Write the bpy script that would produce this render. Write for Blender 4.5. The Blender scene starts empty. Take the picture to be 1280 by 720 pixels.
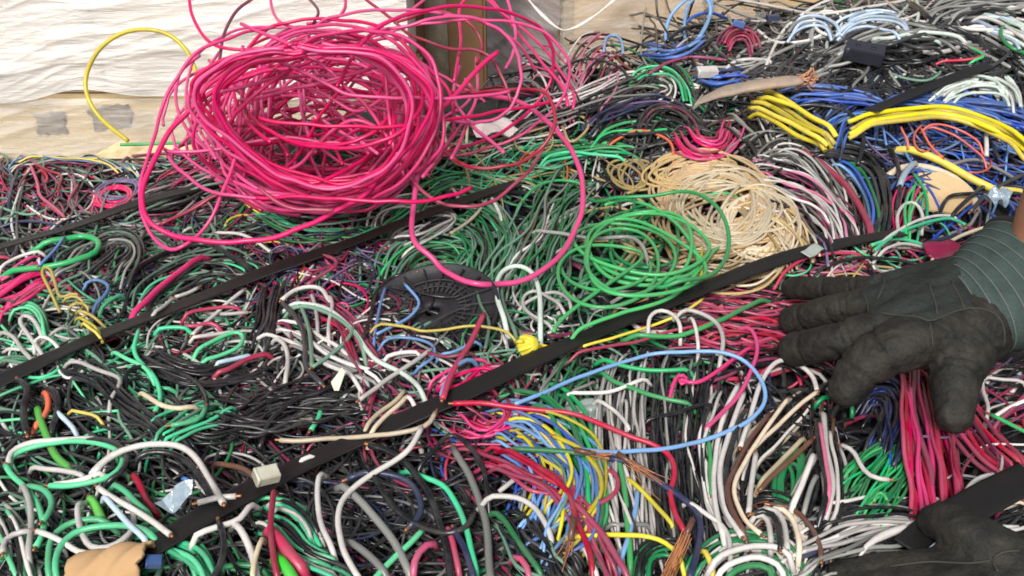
import bpy, bmesh, math, random
import numpy as np
from mathutils import Vector, Matrix
from mathutils.bvhtree import BVHTree

random.seed(7); RNG = np.random.default_rng(7)
SC = bpy.context.scene
COL = SC.collection
# ------------------------------------------------------------------ camera
CAM = np.array([0.0, 0.0, 0.50]); PITCH = math.radians(30.0); FPX = 1155.0
cd = bpy.data.cameras.new('camera'); cd.sensor_width = 36.0; cd.lens = 36.0*FPX/1280.0
cd.clip_start = 0.02; cd.clip_end = 200.0
co = bpy.data.objects.new('camera', cd); COL.objects.link(co)
co.location = CAM; co.rotation_euler = (math.pi/2-PITCH, 0, 0); SC.camera = co
# ------------------------------------------------------------------ light: bright overcast daylight
SUN_EL, SUN_AZ = math.radians(43), math.radians(196)
wd = bpy.data.worlds.new('World'); SC.world = wd; wd.use_nodes = True
nt = wd.node_tree; nt.nodes.clear()
sky = nt.nodes.new('ShaderNodeTexSky'); sky.sky_type = 'NISHITA'; sky.sun_disc = False
sky.sun_elevation = SUN_EL; sky.sun_rotation = SUN_AZ; sky.dust_density = 3.0
hs = nt.nodes.new('ShaderNodeHueSaturation'); hs.inputs['Saturation'].default_value = 0.25
bg = nt.nodes.new('ShaderNodeBackground'); bg.inputs['Strength'].default_value = 0.10
wo = nt.nodes.new('ShaderNodeOutputWorld')
nt.links.new(sky.outputs[0], hs.inputs['Color']); nt.links.new(hs.outputs[0], bg.inputs['Color']); nt.links.new(bg.outputs[0], wo.inputs[0])
sd = bpy.data.lights.new('sun', 'SUN'); sd.energy = 2.3; sd.angle = math.radians(18); sd.color = (1.0, 0.97, 0.93)
so = bpy.data.objects.new('sun', sd); COL.objects.link(so)
# vector pointing towards the sun; Nishita rotation 0 is +Y, growing clockwise
SDIR = Vector((math.sin(SUN_AZ)*math.cos(SUN_EL), math.cos(SUN_AZ)*math.cos(SUN_EL), math.sin(SUN_EL)))
so.rotation_euler = SDIR.to_track_quat('Z', 'Y').to_euler(); so.location = (0, 0, 6)
SC.view_settings.view_transform = 'Standard'; SC.view_settings.look = 'None'
SC.view_settings.exposure = 0.58; SC.view_settings.gamma = 1.0; SC.view_settings.use_curve_mapping = False
SC.cycles.use_denoising = True; SC.cycles.filter_width = 1.7; SC.cycles.max_bounces = 6; SC.cycles.transparent_max_bounces = 12

# ------------------------------------------------------------------ materials
def lin(h, k=0.80):
    v = [int(h[i:i+2], 16)/255 for i in (0, 2, 4)]
    return tuple(k*(x/12.92 if x < .04045 else ((x+.055)/1.055)**2.4) for x in v)+(1.0,)
MATS = {}
def mat_base(name):
    m = bpy.data.materials.new(name); m.use_nodes = True
    n = m.node_tree; p = n.nodes['Principled BSDF']; return m, n, p
def wire_mat(name, hexc, rough=0.42, dirt=0.35, vary=0.25, spec=0.45, k=0.80):
    """plastic insulation: per-object tone, dusty streaks, light scuffs in the relief"""
    if name in MATS: return MATS[name]
    m, n, p = mat_base(name); L = n.links
    oi = n.nodes.new('ShaderNodeObjectInfo'); tc = n.nodes.new('ShaderNodeTexCoord')
    mr = n.nodes.new('ShaderNodeMapRange'); mr.inputs[3].default_value = 1-vary; mr.inputs[4].default_value = 1+vary*.45
    L.new(oi.outputs['Random'], mr.inputs[0])
    h = n.nodes.new('ShaderNodeHueSaturation'); h.inputs['Color'].default_value = lin(hexc, k); L.new(mr.outputs[0], h.inputs['Value'])
    mh = n.nodes.new('ShaderNodeMapRange'); mh.inputs[3].default_value = .488; mh.inputs[4].default_value = .512; ms = n.nodes.new('ShaderNodeMath'); ms.operation = 'FRACT'; mq = n.nodes.new('ShaderNodeMath'); mq.operation = 'MULTIPLY'; mq.inputs[1].default_value = 7.31
    L.new(oi.outputs['Random'], mq.inputs[0]); L.new(mq.outputs[0], ms.inputs[0]); L.new(ms.outputs[0], mh.inputs[0]); L.new(mh.outputs[0], h.inputs['Hue'])
    mt = n.nodes.new('ShaderNodeMapRange'); mt.inputs[3].default_value = .88; mt.inputs[4].default_value = 1.05; L.new(ms.outputs[0], mt.inputs[0]); L.new(mt.outputs[0], h.inputs['Saturation'])
    nz = n.nodes.new('ShaderNodeTexNoise'); nz.inputs['Scale'].default_value = 38; nz.inputs['Detail'].default_value = 6; nz.inputs['Roughness'].default_value = .7
    L.new(tc.outputs['Object'], nz.inputs['Vector'])
    r = n.nodes.new('ShaderNodeValToRGB'); r.color_ramp.elements[0].position = .44; r.color_ramp.elements[1].position = .74
    L.new(nz.outputs[0], r.inputs[0])
    ml = n.nodes.new('ShaderNodeMath'); ml.operation = 'MULTIPLY'; ml.inputs[1].default_value = dirt; L.new(r.outputs[0], ml.inputs[0])
    mx = n.nodes.new('ShaderNodeMixRGB'); L.new(ml.outputs[0], mx.inputs[0]); L.new(h.outputs[0], mx.inputs[1]); mx.inputs[2].default_value = (.15, .14, .13, 1)
    L.new(mx.outputs[0], p.inputs['Base Color'])
    ro = n.nodes.new('ShaderNodeMapRange'); ro.inputs[3].default_value = rough-.08; ro.inputs[4].default_value = min(1, rough+.22)
    L.new(nz.outputs[0], ro.inputs[0]); L.new(ro.outputs[0], p.inputs['Roughness'])
    p.inputs['Specular IOR Level'].default_value = spec
    n2 = n.nodes.new('ShaderNodeTexNoise'); n2.inputs['Scale'].default_value = 260; L.new(tc.outputs['Object'], n2.inputs['Vector'])
    b = n.nodes.new('ShaderNodeBump'); b.inputs['Strength'].default_value = .09; b.inputs['Distance'].default_value = .002
    L.new(n2.outputs[0], b.inputs['Height']); L.new(b.outputs[0], p.inputs['Normal'])
    MATS[name] = m; return m
CODE = {  # letter -> (material, display colour, roughness)
 'k': ('black_insulation', '1d1e22', .30), 'd': ('charcoal_insulation', '3a3a3b', .36), 's': ('grey_insulation', '94948f', .36),
 'w': ('white_insulation', 'e2dcd6', .42), 'c': ('cream_insulation', 'ecd9b8', .45), 'g': ('green_insulation', '1d8a4e', .40),
 'm': ('mint_insulation', '4fd89a', .40), 'b': ('bright_green_insulation', '2dbd68', .38), 'e': ('faded_green_insulation', '6f9a82', .45),
 'p': ('magenta_insulation', 'e51a74', .36), 'r': ('crimson_insulation', 'bf2a55', .40), 'q': ('plum_insulation', '8c2450', .42),
 'u': ('blue_insulation', '3563bd', .40), 'n': ('navy_insulation', '2c3558', .38), 'l': ('light_blue_insulation', '6d9edb', .42),
 'y': ('yellow_insulation', 'ead432', .42), 't': ('tan_insulation', 'c9ab74', .45), 'o': ('orange_insulation', 'f0694a', .42),
 'v': ('violet_insulation', '75608a', .4), 'i': ('pink_insulation', 'e07aa0', .42), 'a': ('brown_insulation', '6e4634', .38),
 'z': ('pale_mint_insulation', 'd5e4d8', .45), 'f': ('lime_insulation', '4fcf3a', .40), 'h': ('pale_blue_insulation', 'bcd2e8', .42)}
def CM(c):
    nm, hx, ro = CODE[c]
    return wire_mat(nm, hx, ro-.11, dirt=.15 if c == 'p' else (.40 if c not in 'kdns' else .30), vary=.14 if c == 'p' else .42)
def simple_mat(name, hexc, rough=.5, metal=0, k=.8, noise=0, nscale=40, hex2=None, bump=0, bscale=200, spec=.5):
    if name in MATS: return MATS[name]
    m, n, p = mat_base(name); L = n.links
    p.inputs['Roughness'].default_value = rough; p.inputs['Metallic'].default_value = metal; p.inputs['Specular IOR Level'].default_value = spec
    p.inputs['Base Color'].default_value = lin(hexc, k)
    tc = n.nodes.new('ShaderNodeTexCoord')
    if hex2:
        z = n.nodes.new('ShaderNodeTexNoise'); z.inputs['Scale'].default_value = nscale; z.inputs['Detail'].default_value = 7; z.inputs['Roughness'].default_value = .65
        L.new(tc.outputs['Object'], z.inputs['Vector'])
        rp = n.nodes.new('ShaderNodeValToRGB'); rp.color_ramp.elements[0].position = .35; rp.color_ramp.elements[1].position = .68
        rp.color_ramp.elements[0].color = lin(hexc, k); rp.color_ramp.elements[1].color = lin(hex2, k)
        L.new(z.outputs[0], rp.inputs[0]); L.new(rp.outputs[0], p.inputs['Base Color'])
    if bump:
        z = n.nodes.new('ShaderNodeTexNoise'); z.inputs['Scale'].default_value = bscale; z.inputs['Detail'].default_value = 5
        L.new(tc.outputs['Object'], z.inputs['Vector'])
        b = n.nodes.new('ShaderNodeBump'); b.inputs['Strength'].default_value = bump; b.inputs['Distance'].default_value = .003
        L.new(z.outputs[0], b.inputs['Height']); L.new(b.outputs[0], p.inputs['Normal'])
    MATS[name] = m; return m

# ------------------------------------------------------------------ projection between the photograph and the place
CP, SP = math.cos(PITCH), math.sin(PITCH)
def rays(px):
    px = np.asarray(px, float)
    a = (px[:, 0]-640)/FPX; b = (360-px[:, 1])/FPX
    d = np.stack([a, CP+b*SP, -SP+b*CP], 1)
    return d
def at_z(px, z):
    d = rays(px); t = (np.asarray(z)-CAM[2])/d[:, 2]
    return CAM+d*t[:, None]
def at_y(px, y):
    d = rays(px); t = np.asarray(y)/d[:, 1]
    return CAM+d*t[:, None]
# ------------------------------------------------------------------ the height of the heap, grown wire by wire
GX0, GY0, CELL = -1.5, 0.20, 0.002
NX, NY = 1800, 1300
KB = 5
def sstep(x, a, b):
    t = np.clip((x-a)/(b-a), 0, 1); return t*t*(3-2*t)
_gx = GX0+np.arange(NX)*CELL; _gy = GY0+np.arange(NY)*CELL
XX, YY = np.meshgrid(_gx, _gy)
def edge_y(x):   # picture row of the heap's far edge
    return np.interp(x, [0, 180, 330, 480, 620, 700, 760, 860, 960, 1050, 1130, 1280], [186, 190, 150, 120, 92, 78, 70, 52, 25, 12, 2, -6])
def base_h(x, y):
    h = .012*np.sin(x*9+1.3)*np.cos(y*8+.4)+.008*np.sin(x*21+y*13)+.006*np.sin(x*33-y*27+2)
    h = h+.11*sstep(x, .0, .7)*sstep(y, 1.0, 1.9)+.03*sstep(x, -.1, .2)*sstep(y, 1.1, 1.5)
    # the heap ends along a ragged far edge and falls away behind it
    col = 640+FPX*x/np.maximum(CP*y-SP*(h-CAM[2]), .05)
    zc = h-CAM[2]; row = 360-FPX*(CP*zc+SP*y)/np.maximum(CP*y-SP*zc, .05)
    e = edge_y(col)
    return h-.40*sstep(e-row, -4, 34)
H0 = base_h(XX, YY); H = H0.copy()
def coarse_of(a): return a.reshape(NY//KB, KB, NX//KB, KB).mean((1, 3))
HC = coarse_of(H)
def look_c(x, y):
    u = np.clip((x-GX0)/(CELL*KB)-.5, 0, NX//KB-1.001); v = np.clip((y-GY0)/(CELL*KB)-.5, 0, NY//KB-1.001)
    i = u.astype(int); j = v.astype(int); fu = u-i; fv = v-j
    return (HC[j, i]*(1-fu)+HC[j, i+1]*fu)*(1-fv)+(HC[j+1, i]*(1-fu)+HC[j+1, i+1]*fu)*fv
def land(px, extra=0.0):
    """first point where the line of sight meets the heap"""
    d = rays(px); Y = np.linspace(.28, 2.75, 150); t = Y[None]/d[:, 1:2]
    gap = CAM[2]+d[:, 2:3]*t-extra-look_c(d[:, 0:1]*t, np.broadcast_to(Y[None], t.shape))
    hit = gap <= 0; k = np.where(hit.any(1), hit.argmax(1), gap.argmin(1)); k = np.clip(k, 1, len(Y)-1); q = np.arange(len(px))
    g0, g1 = gap[q, k-1], gap[q, k]; f = np.where(g1 < g0, np.clip(g0/(g0-g1+1e-9), 0, 1), 1.0)
    y = Y[k-1]+f*(Y[k]-Y[k-1]); y = gauss(y, 4)
    return CAM+d*(y/d[:, 1])[:, None]
def cells(x, y):
    return np.clip(((x-GX0)/CELL+.5).astype(int), 2, NX-3), np.clip(((y-GY0)/CELL+.5).astype(int), 2, NY-3)
def gauss(a, s):
    if s < .3 or len(a) < 3: return a
    k = int(3*s)+1; w = np.exp(-.5*(np.arange(-k, k+1)/s)**2); w /= w.sum()
    return np.convolve(np.pad(a, k, mode='edge'), w, 'valid')
def runmax(a, k):
    if k < 1: return a
    p = np.pad(a, k, mode='edge'); return np.lib.stride_tricks.sliding_window_view(p, 2*k+1).max(1)
def splat(P, r):
    i, j = cells(P[:, 0], P[:, 1]); k = max(0, int(round(r/CELL)))
    for a in range(-k, k+1):
        for b in range(-k, k+1):
            d2 = (a*a+b*b)*CELL*CELL
            if d2 > r*r*1.3: continue
            ii = np.clip(i+a, 0, NX-1); jj = np.clip(j+b, 0, NY-1)
            np.maximum.at(H, (jj, ii), P[:, 2]+math.sqrt(max(r*r-d2, 0)))
    i0, i1 = max(0, i.min()//KB-1), min(NX//KB, i.max()//KB+2); j0, j1 = max(0, j.min()//KB-1), min(NY//KB, j.max()//KB+2)
    HC[j0:j1, i0:i1] = H[j0*KB:j1*KB, i0*KB:i1*KB].reshape(j1-j0, KB, i1-i0, KB).mean((1, 3))
def spline(pts, step=2.0):
    """Catmull-Rom through the points, sampled evenly"""
    P = np.asarray(pts, float)
    if len(P) == 2: P = np.stack([P[0], (P[0]+P[1])/2, P[1]])
    Q = np.vstack([2*P[0]-P[1], P, 2*P[-1]-P[-2]]); out = []
    for i in range(1, len(Q)-2):
        a, b, c, d = Q[i-1], Q[i], Q[i+1], Q[i+2]
        n = max(3, int(np.linalg.norm((c-b)[:2])/step)); t = np.linspace(0, 1, n, endpoint=False)[:, None]
        out.append(.5*((2*b)+(-a+c)*t+(2*a-5*b+4*c-d)*t*t+(-a+3*b-3*c+d)*t**3))
    out.append(P[-1:]); A = np.vstack(out)
    s = np.r_[0, np.cumsum(np.linalg.norm(np.diff(A[:, :2], axis=0), axis=1))]
    n = max(6, int(s[-1]/step)); q = np.linspace(0, s[-1], n)
    return np.stack([np.interp(q, s, A[:, k]) for k in range(A.shape[1])], 1)
def wob(n, amp, per, rng=RNG):
    """slow irregular wander, n samples, period in samples"""
    t = np.arange(n)/max(per, 1); o = np.zeros(n)
    for f, a in ((1, 1), (1.9, .5), (3.7, .22)):
        o += a*np.sin(2*math.pi*f*t+rng.uniform(0, 6.28))
    return amp*o*.7
def drape(px, r, lift=0.0, stiff=9.0, dive=(0, 0), commit=True, cap=.04):
    """lay a wire that follows the picture path px on the heap"""
    P = land(px, r)
    i, j = cells(P[:, 0], P[:, 1]); zz = H[j, i]
    for a, b in ((1, 0), (-1, 0), (0, 1), (0, -1)): zz = np.maximum(zz, H[j+b, i+a])
    ds = np.linalg.norm(np.diff(P[:, :2], axis=0), axis=1).mean()+1e-6
    k = int(.008/ds); sg = (stiff*1.6+r*2500)*.001/ds
    z = gauss(.7*runmax(zz, k)+.3*zz, sg)+r*.9
    hb = gauss(H0[j, i], sg); z = hb+cap*(1-np.exp(-np.maximum(z-hb, 0)/cap))+lift
    P = at_z(px, z)
    n = len(P); s = np.arange(n)/(n-1)
    if dive[0]: P[:, 2] -= dive[0]*(1-sstep(s, 0, .12))
    if dive[1]: P[:, 2] -= dive[1]*sstep(s, .88, 1)
    for c in range(3): P[:, c] = gauss(P[:, c], 1.5)
    if commit: splat(P, r)
    return P
# ------------------------------------------------------------------ mesh helpers
def mesh_from(name, V, F4, F=(), mats=(), midx=None, smooth=True):
    me = bpy.data.meshes.new(name)
    F4 = np.asarray(F4, np.int32).reshape(-1, 4)
    loops = F4.ravel().tolist(); tot = [4]*len(F4)
    for f in F: loops += list(f); tot.append(len(f))
    me.vertices.add(len(V)); me.vertices.foreach_set('co', np.asarray(V, np.float32).ravel())
    me.loops.add(len(loops)); me.loops.foreach_set('vertex_index', np.asarray(loops, np.int32))
    st = np.r_[0, np.cumsum(tot)[:-1]].astype(np.int32)
    me.polygons.add(len(tot)); me.polygons.foreach_set('loop_start', st); 
    for m in mats: me.materials.append(m)
    if midx is not None: me.polygons.foreach_set('material_index', np.asarray(midx, np.int32))
    me.polygons.foreach_set('use_smooth', np.full(len(tot), smooth))
    me.update(calc_edges=True); me.validate(); return me
def tube_geo(P, rad, sides=7, flat=1.0):
    """round tube along P; rad may vary along it"""
    P = np.asarray(P); n = len(P); rad = np.broadcast_to(np.asarray(rad, float), (n,))
    T = np.gradient(P, axis=0); T /= np.linalg.norm(T, axis=1)[:, None]+1e-12
    up = np.tile([0, 0, 1.0], (n, 1)); S = np.cross(T, up); ln = np.linalg.norm(S, axis=1)
    if ln.min() < .25:   # carry the frame along instead
        S = np.zeros((n, 3)); v = np.cross(T[0], [0.3, .2, .93]); v /= np.linalg.norm(v)+1e-9
        for q in range(n):
            v = v-T[q]*v.dot(T[q]); v /= np.linalg.norm(v)+1e-9; S[q] = v
    else: S /= ln[:, None]
    N = np.cross(S, T)
    a = np.arange(sides)/sides*2*math.pi
    V = P[:, None]+rad[:, None, None]*(np.cos(a)[None, :, None]*S[:, None]+flat*np.sin(a)[None, :, None]*N[:, None])
    q = np.arange(n-1)[:, None]*sides+np.arange(sides)[None]; q2 = np.arange(n-1)[:, None]*sides+(np.arange(sides)[None]+1) % sides
    F = np.stack([q, q2, q2+sides, q+sides], -1).reshape(-1, 4)[:, ::-1]
    caps = [list(range(sides)), list(range((n-1)*sides, n*sides))[::-1]]
    return V.reshape(-1, 3), F, caps
def thin(P, r, k=2.5):
    """resample a path for meshing: about k radii per step"""
    s = np.r_[0, np.cumsum(np.linalg.norm(np.diff(P, axis=0), axis=1))]
    n = int(np.clip(s[-1]/max(k*r, .0055), 6, 900)); q = np.linspace(0, s[-1], n)
    return np.stack([np.interp(q, s, P[:, c]) for c in range(3)], 1)
def tube_obj(name, P, r, mat, parent=None, sides=7, flat=1.0, taper=None):
    P = thin(P, r); rad = r
    if taper is not None: rad = r*np.interp(np.linspace(0, 1, len(P)), *taper)
    V, F, C = tube_geo(P, rad, sides, flat)
    o = bpy.data.objects.new(name, mesh_from(name, V, F, C, [mat])); COL.objects.link(o)
    if parent: o.parent = parent
    return o
def tag(o, label=None, cat=None, group=None, kind=None):
    if label: o['label'] = label
    if cat: o['category'] = cat
    if group: o['group'] = group
    if kind: o['kind'] = kind
    return o
def thing(name, label, cat, loc=(0, 0, 0), group=None):
    o = bpy.data.objects.new(name, None); COL.objects.link(o); o.location = loc; o.empty_display_size = .02
    return tag(o, label, cat, group)
def under(o, root):     # parent without moving the mesh
    o.parent = root; o.matrix_parent_inverse = Matrix.Translation(-root.location)
    return o
def bm_obj(name, bm, mat, parent=None, smooth=True):
    me = bpy.data.meshes.new(name); bm.normal_update(); bm.to_mesh(me); bm.free()
    for p in me.polygons: p.use_smooth = smooth
    for m in (mat if isinstance(mat, (list, tuple)) else [mat]): me.materials.append(m)
    o = bpy.data.objects.new(name, me); COL.objects.link(o)
    if parent: under(o, parent)
    return o
def pick(cols):
    """'k3 w2' -> list of letters with weights"""
    out = []
    for c in cols.split(): out += [c[0]]*(int(c[1:]) if len(c) > 1 else 1)
    return out
NS = [0, 0, 0]
PXM = lambda y: .42/max(math.sin(PITCH+math.atan((y-360)/FPX)), .15)/FPX     # metres a pixel covers at picture row y
# ------------------------------------------------------------------ builders
def B(label, pts, w, n, cols, r=2.0, cross=.22, cat='wire bundle', name='wire_bundle', wide=None, stiff=15, dive=.018, lift=0.0, ragged=.24, cap=.055):
    """a bundle: strands that run side by side along a guide and swap places"""
    q = np.asarray(pts, float); q[0] += (q[0]-q[1])*.35; q[-1] += (q[-1]-q[-2])*.35
    G = spline(q, 2.0); m = len(G)
    T = np.gradient(G, axis=0); T /= np.linalg.norm(T, axis=1)[:, None]+1e-9; N = np.stack([-T[:, 1], T[:, 0]], 1)
    N = np.stack([gauss(N[:, 0], 6), gauss(N[:, 1], 6)], 1)
    ww = np.interp(np.linspace(0, 1, m), np.linspace(0, 1, len(wide)), wide)*w if wide else np.full(m, float(w))
    c0 = land(G[m//2:m//2+1])[0]; root = thing(name, label, cat, (c0[0], c0[1], float(base_h(c0[0], c0[1]))))
    n = int(n*1.4); r = r*np.interp(G[:, 1].mean(), [150, 400, 650], [.88, .74, .58])
    letters = pick(cols); us = (np.arange(n)+.5)/n*2-1; RNG.shuffle(us)
    for q, u in enumerate(us):
        a = int(RNG.uniform(0, ragged)*m); b = m-int(RNG.uniform(0, ragged)*m)
        if b-a < 8: a, b = 0, m
        off = (u+wob(m, cross*1.5+.05, 110)+wob(m, cross*.16+.008, 40))*.5*ww
        px = (G+N*off[:, None])[a:b]
        rr = r*RNG.uniform(.85, 1.12)*.001
        P = drape(px, rr, lift+wob(b-a, .0022, 90)+RNG.uniform(0, .006), stiff, (dive*RNG.uniform(.3, 1), dive*RNG.uniform(.3, 1)), cap=cap)
        P = P-np.array(root.location)
        tube_obj('strand', P, rr, CM(letters[RNG.integers(len(letters))]), root, 7 if rr > .0021 else 6); NS[0] += 1
    return root
TL = []
def finish_tangles(part=.55, cap=.040):
    for root, a in TL: strew(root, *a, part, 1.5, cap)
def T(label, box, n, cols, ang, spread, length=(120, 260), r=(1.5, 2.3), bend=.9, cat='wire tangle', name='wire_tangle', dive=.02, cap=.028):
    """a tangle: loose wires strewn over a patch of the heap, mostly along one way"""
    x0, y0, x1, y1 = box; c0 = land(np.array([[(x0+x1)/2, (y0+y1)/2]]))[0]
    root = thing(name, label, cat, (c0[0], c0[1], float(base_h(c0[0], c0[1])))); letters = pick(cols)
    TL.append((root, (box, n, letters, ang, spread, length, r, bend, dive))); strew(root, box, n, letters, ang, spread, length, r, bend, dive, .8, 1.0, cap)
    return root
def strew(root, box, n, letters, ang, spread, length, r, bend, dive, part, curl, cap):
    x0, y0, x1, y1 = box; bend = bend*curl; spread = spread*curl
    kf = np.interp((y0+y1)/2, [150, 400, 650], [.78, .70, .56])
    for q in range(int(n*part*1.15)):
        L = RNG.uniform(*length)*1.35; m = max(10, int(L/2)); th = math.radians(ang+RNG.normal(0, spread))
        k = RNG.normal(0, bend)/L*2; t = np.arange(m)*2.0
        h = th+k*(t-L/2)+wob(m, RNG.uniform(.1, .35), m*RNG.uniform(.5, 1.2))
        p = np.stack([np.cumsum(np.cos(h))*2, np.cumsum(np.sin(h))*2*.75], 1)
        px = p-p[m//2]+[RNG.uniform(x0, x1), RNG.uniform(y0, y1)]
        rr = RNG.uniform(*r)*.001*kf
        P = drape(px, rr, 0, 9, (dive*RNG.uniform(.2, 1), dive*RNG.uniform(.2, 1)), cap=cap)-np.array(root.location)
        tube_obj('strand', P, rr, CM(letters[RNG.integers(len(letters))]), root, 6); NS[0] += 1
    return root
def W(label, pts, c, r=2.5, lift=0.0, stiff=12, dive=(0, 0), cat='wire', name='wire', commit=True, taper=None, sides=8, cap=.046, tips=False, jit=1.0):
    """one wire of its own; points (x, y) or (x, y, lift in mm)"""
    L3 = len(pts[0]) > 2
    G = spline(pts, 2.0); px = G[:, :2].copy(); m = len(px)
    px[:, 0] += wob(m, jit, 60); px[:, 1] += wob(m, jit*.8, 55)
    r = r*np.interp(px[:, 1].mean(), [150, 400, 650], [.92, .76, .69])
    lf = lift*.0007+(G[:, 2]*.001 if L3 else 0)
    if not tips and dive == (0, 0) and RNG.uniform() < .28 and r < 4: tips = True
    if not tips and dive == (0, 0): dive = (.013, .013)
    P = drape(px, r*.001, lf, stiff, dive, commit, cap)
    c0 = P[m//2]; o = tube_obj(name, P-c0, r*.001, CM(c) if isinstance(c, str) else c, None, sides, taper=taper)
    o.location = c0; tag(o, label, cat); NS[1] += 1
    if tips:   # bare copper at the cut ends
        for e, f in ((0, 6), (-1, -7)):
            d = P[e]-P[f]; d /= np.linalg.norm(d)+1e-9
            Q = np.stack([P[e]+d*t for t in np.linspace(-.001, .004, 6)])-c0
            t_ = tube_obj('copper_end', Q, r*.00055, copper, None, 6); t_.parent = o
    return o
copper = simple_mat('bare_copper', 'a8714c', .45, metal=.7, k=1.0)
def COIL(label, c, rx, ry, turns, col, r=2.0, rot=0, jit=.22, drift=(0, 0), cat='wire coil', name='wire_coil', lift=0, tail=None, cap=.045):
    """one wire wound round and round and dropped on the heap"""
    m = int(turns*2*math.pi*math.sqrt((rx*rx+ry*ry)/2)/2.5); a = np.linspace(0, 2*math.pi*turns, m)+RNG.uniform(0, 6)
    per = m/turns
    kx = 1+wob(m, jit, per*1.7); ky = 1+wob(m, jit, per*1.3)
    x = rx*kx*np.cos(a)+wob(m, rx*jit*.8, per*2.3)+np.linspace(-.5, .5, m)*drift[0]
    y = ry*ky*np.sin(a)+wob(m, ry*jit*.8, per*2.9)+np.linspace(-.5, .5, m)*drift[1]
    cr, sr = math.cos(math.radians(rot)), math.sin(math.radians(rot))
    px = np.stack([c[0]+x*cr-y*sr, c[1]+x*sr+y*cr], 1)
    if tail is not None: px = np.vstack([px, spline([px[-1]]+[np.array(t, float) for t in tail], 2.5)[1:]])
    # laid turn by turn so that later turns rest on earlier ones
    P = []; k = int(per/2)
    for s in range(0, len(px), k):
        seg = px[s:s+k+1]
        if len(seg) < 6: continue
        P.append(drape(seg, r*.001, lift*.001, 14, cap=cap)[:-1 if s+k+1 < len(px) else None])
    P = np.vstack(P)
    for q in range(3): P[:, q] = gauss(P[:, q], 5)
    c0 = P.mean(0); o = tube_obj(name, P-c0, r*.001, CM(col), None, 7); o.location = c0; NS[1] += 1
    return tag(o, label, cat)

# ================================================================== SETTING
# the loading floor under everything
fm = simple_mat('concrete_floor', '8a857c', .85, hex2='6f6a62', nscale=6, bump=.4, bscale=60)
me = mesh_from('ground', [(-6, -3, -.62), (6, -3, -.62), (6, 9, -.62), (-6, 9, -.62)], [(0, 1, 2, 3)], mats=[fm], smooth=False)
o = bpy.data.objects.new('ground', me); COL.objects.link(o); tag(o, kind='structure')
# dark core of the heap
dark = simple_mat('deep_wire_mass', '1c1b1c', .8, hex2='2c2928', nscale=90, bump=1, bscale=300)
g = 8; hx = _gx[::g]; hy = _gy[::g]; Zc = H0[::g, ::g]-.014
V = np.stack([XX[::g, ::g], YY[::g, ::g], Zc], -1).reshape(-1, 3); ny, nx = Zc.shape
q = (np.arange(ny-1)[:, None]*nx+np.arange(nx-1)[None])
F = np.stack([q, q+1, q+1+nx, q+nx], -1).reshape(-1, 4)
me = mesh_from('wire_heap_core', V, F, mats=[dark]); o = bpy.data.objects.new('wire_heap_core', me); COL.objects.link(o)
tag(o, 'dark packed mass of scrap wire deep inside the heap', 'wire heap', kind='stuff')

# ---- wrapped goods behind the heap
def card_mat(name, h1, h2):
    return simple_mat(name, h1, .8, hex2=h2, nscale=5, bump=.25, bscale=140, spec=.2)
card = card_mat('kraft_cardboard', 'e2c496', 'd4b284'); card_dk = card_mat('brown_and_shaded_cardboard', '8a6a4c', '775a40'); card_lt = card_mat('pale_cardboard', 'f0dcb4', 'e2c898')
def carton(size, loc, rz, mat, root, seam=True, name='carton'):
    """closed box with rounded edges, a taped seam and flap lines as real steps"""
    bm = bmesh.new(); bmesh.ops.create_cube(bm, size=1); bmesh.ops.scale(bm, vec=size, verts=bm.verts)
    bmesh.ops.bevel(bm, geom=bm.edges[:], offset=.006, segments=2, affect='EDGES')
    bmesh.ops.rotate(bm, verts=bm.verts, matrix=Matrix.Rotation(rz, 3, 'Z')); bmesh.ops.translate(bm, vec=loc, verts=bm.verts)
    return bm_obj(name, bm, mat, root, smooth=False)
def film_mat(name, opac, tint):
    m, n, p = mat_base(name); L = n.links
    tc = n.nodes.new('ShaderNodeTexCoord'); mp = n.nodes.new('ShaderNodeMapping'); mp.inputs['Scale'].default_value = (2.2, 2.2, 26); mp.inputs['Rotation'].default_value = (0, .22, 0)
    L.new(tc.outputs['Object'], mp.inputs[0])
    z = n.nodes.new('ShaderNodeTexNoise'); z.inputs['Scale'].default_value = 2.6; z.inputs['Detail'].default_value = 9; z.inputs['Roughness'].default_value = .68; L.new(mp.outputs[0], z.inputs['Vector'])
    rp = n.nodes.new('ShaderNodeMapRange'); rp.inputs[1].default_value = .3; rp.inputs[2].default_value = .7; rp.inputs[3].default_value = opac[0]; rp.inputs[4].default_value = opac[1]; L.new(z.outputs[0], rp.inputs[0])
    tr = n.nodes.new('ShaderNodeBsdfTransparent'); mx = n.nodes.new('ShaderNodeMixShader')
    p.inputs['Base Color'].default_value = tint; p.inputs['Roughness'].default_value = .22; p.inputs['Specular IOR Level'].default_value = .9
    mp2 = n.nodes.new('ShaderNodeMapping'); mp2.inputs['Scale'].default_value = (7, 7, 42); mp2.inputs['Rotation'].default_value = (0, .30, 0); L.new(tc.outputs['Object'], mp2.inputs[0])
    z2 = n.nodes.new('ShaderNodeTexNoise'); z2.inputs['Scale'].default_value = 2.0; z2.inputs['Detail'].default_value = 10; z2.inputs['Roughness'].default_value = .7; z2.inputs['Distortion'].default_value = 1.6; L.new(mp2.outputs[0], z2.inputs['Vector'])
    bp = n.nodes.new('ShaderNodeBump'); bp.inputs['Strength'].default_value = .6; bp.inputs['Distance'].default_value = .012; L.new(z2.outputs[0], bp.inputs['Height']); L.new(bp.outputs[0], p.inputs['Normal'])
    L.new(rp.outputs[0], mx.inputs[0]); L.new(tr.outputs[0], mx.inputs[1]); L.new(p.outputs[0], mx.inputs[2])
    L.new(mx.outputs[0], n.nodes['Material Output'].inputs[0]); return m
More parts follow.
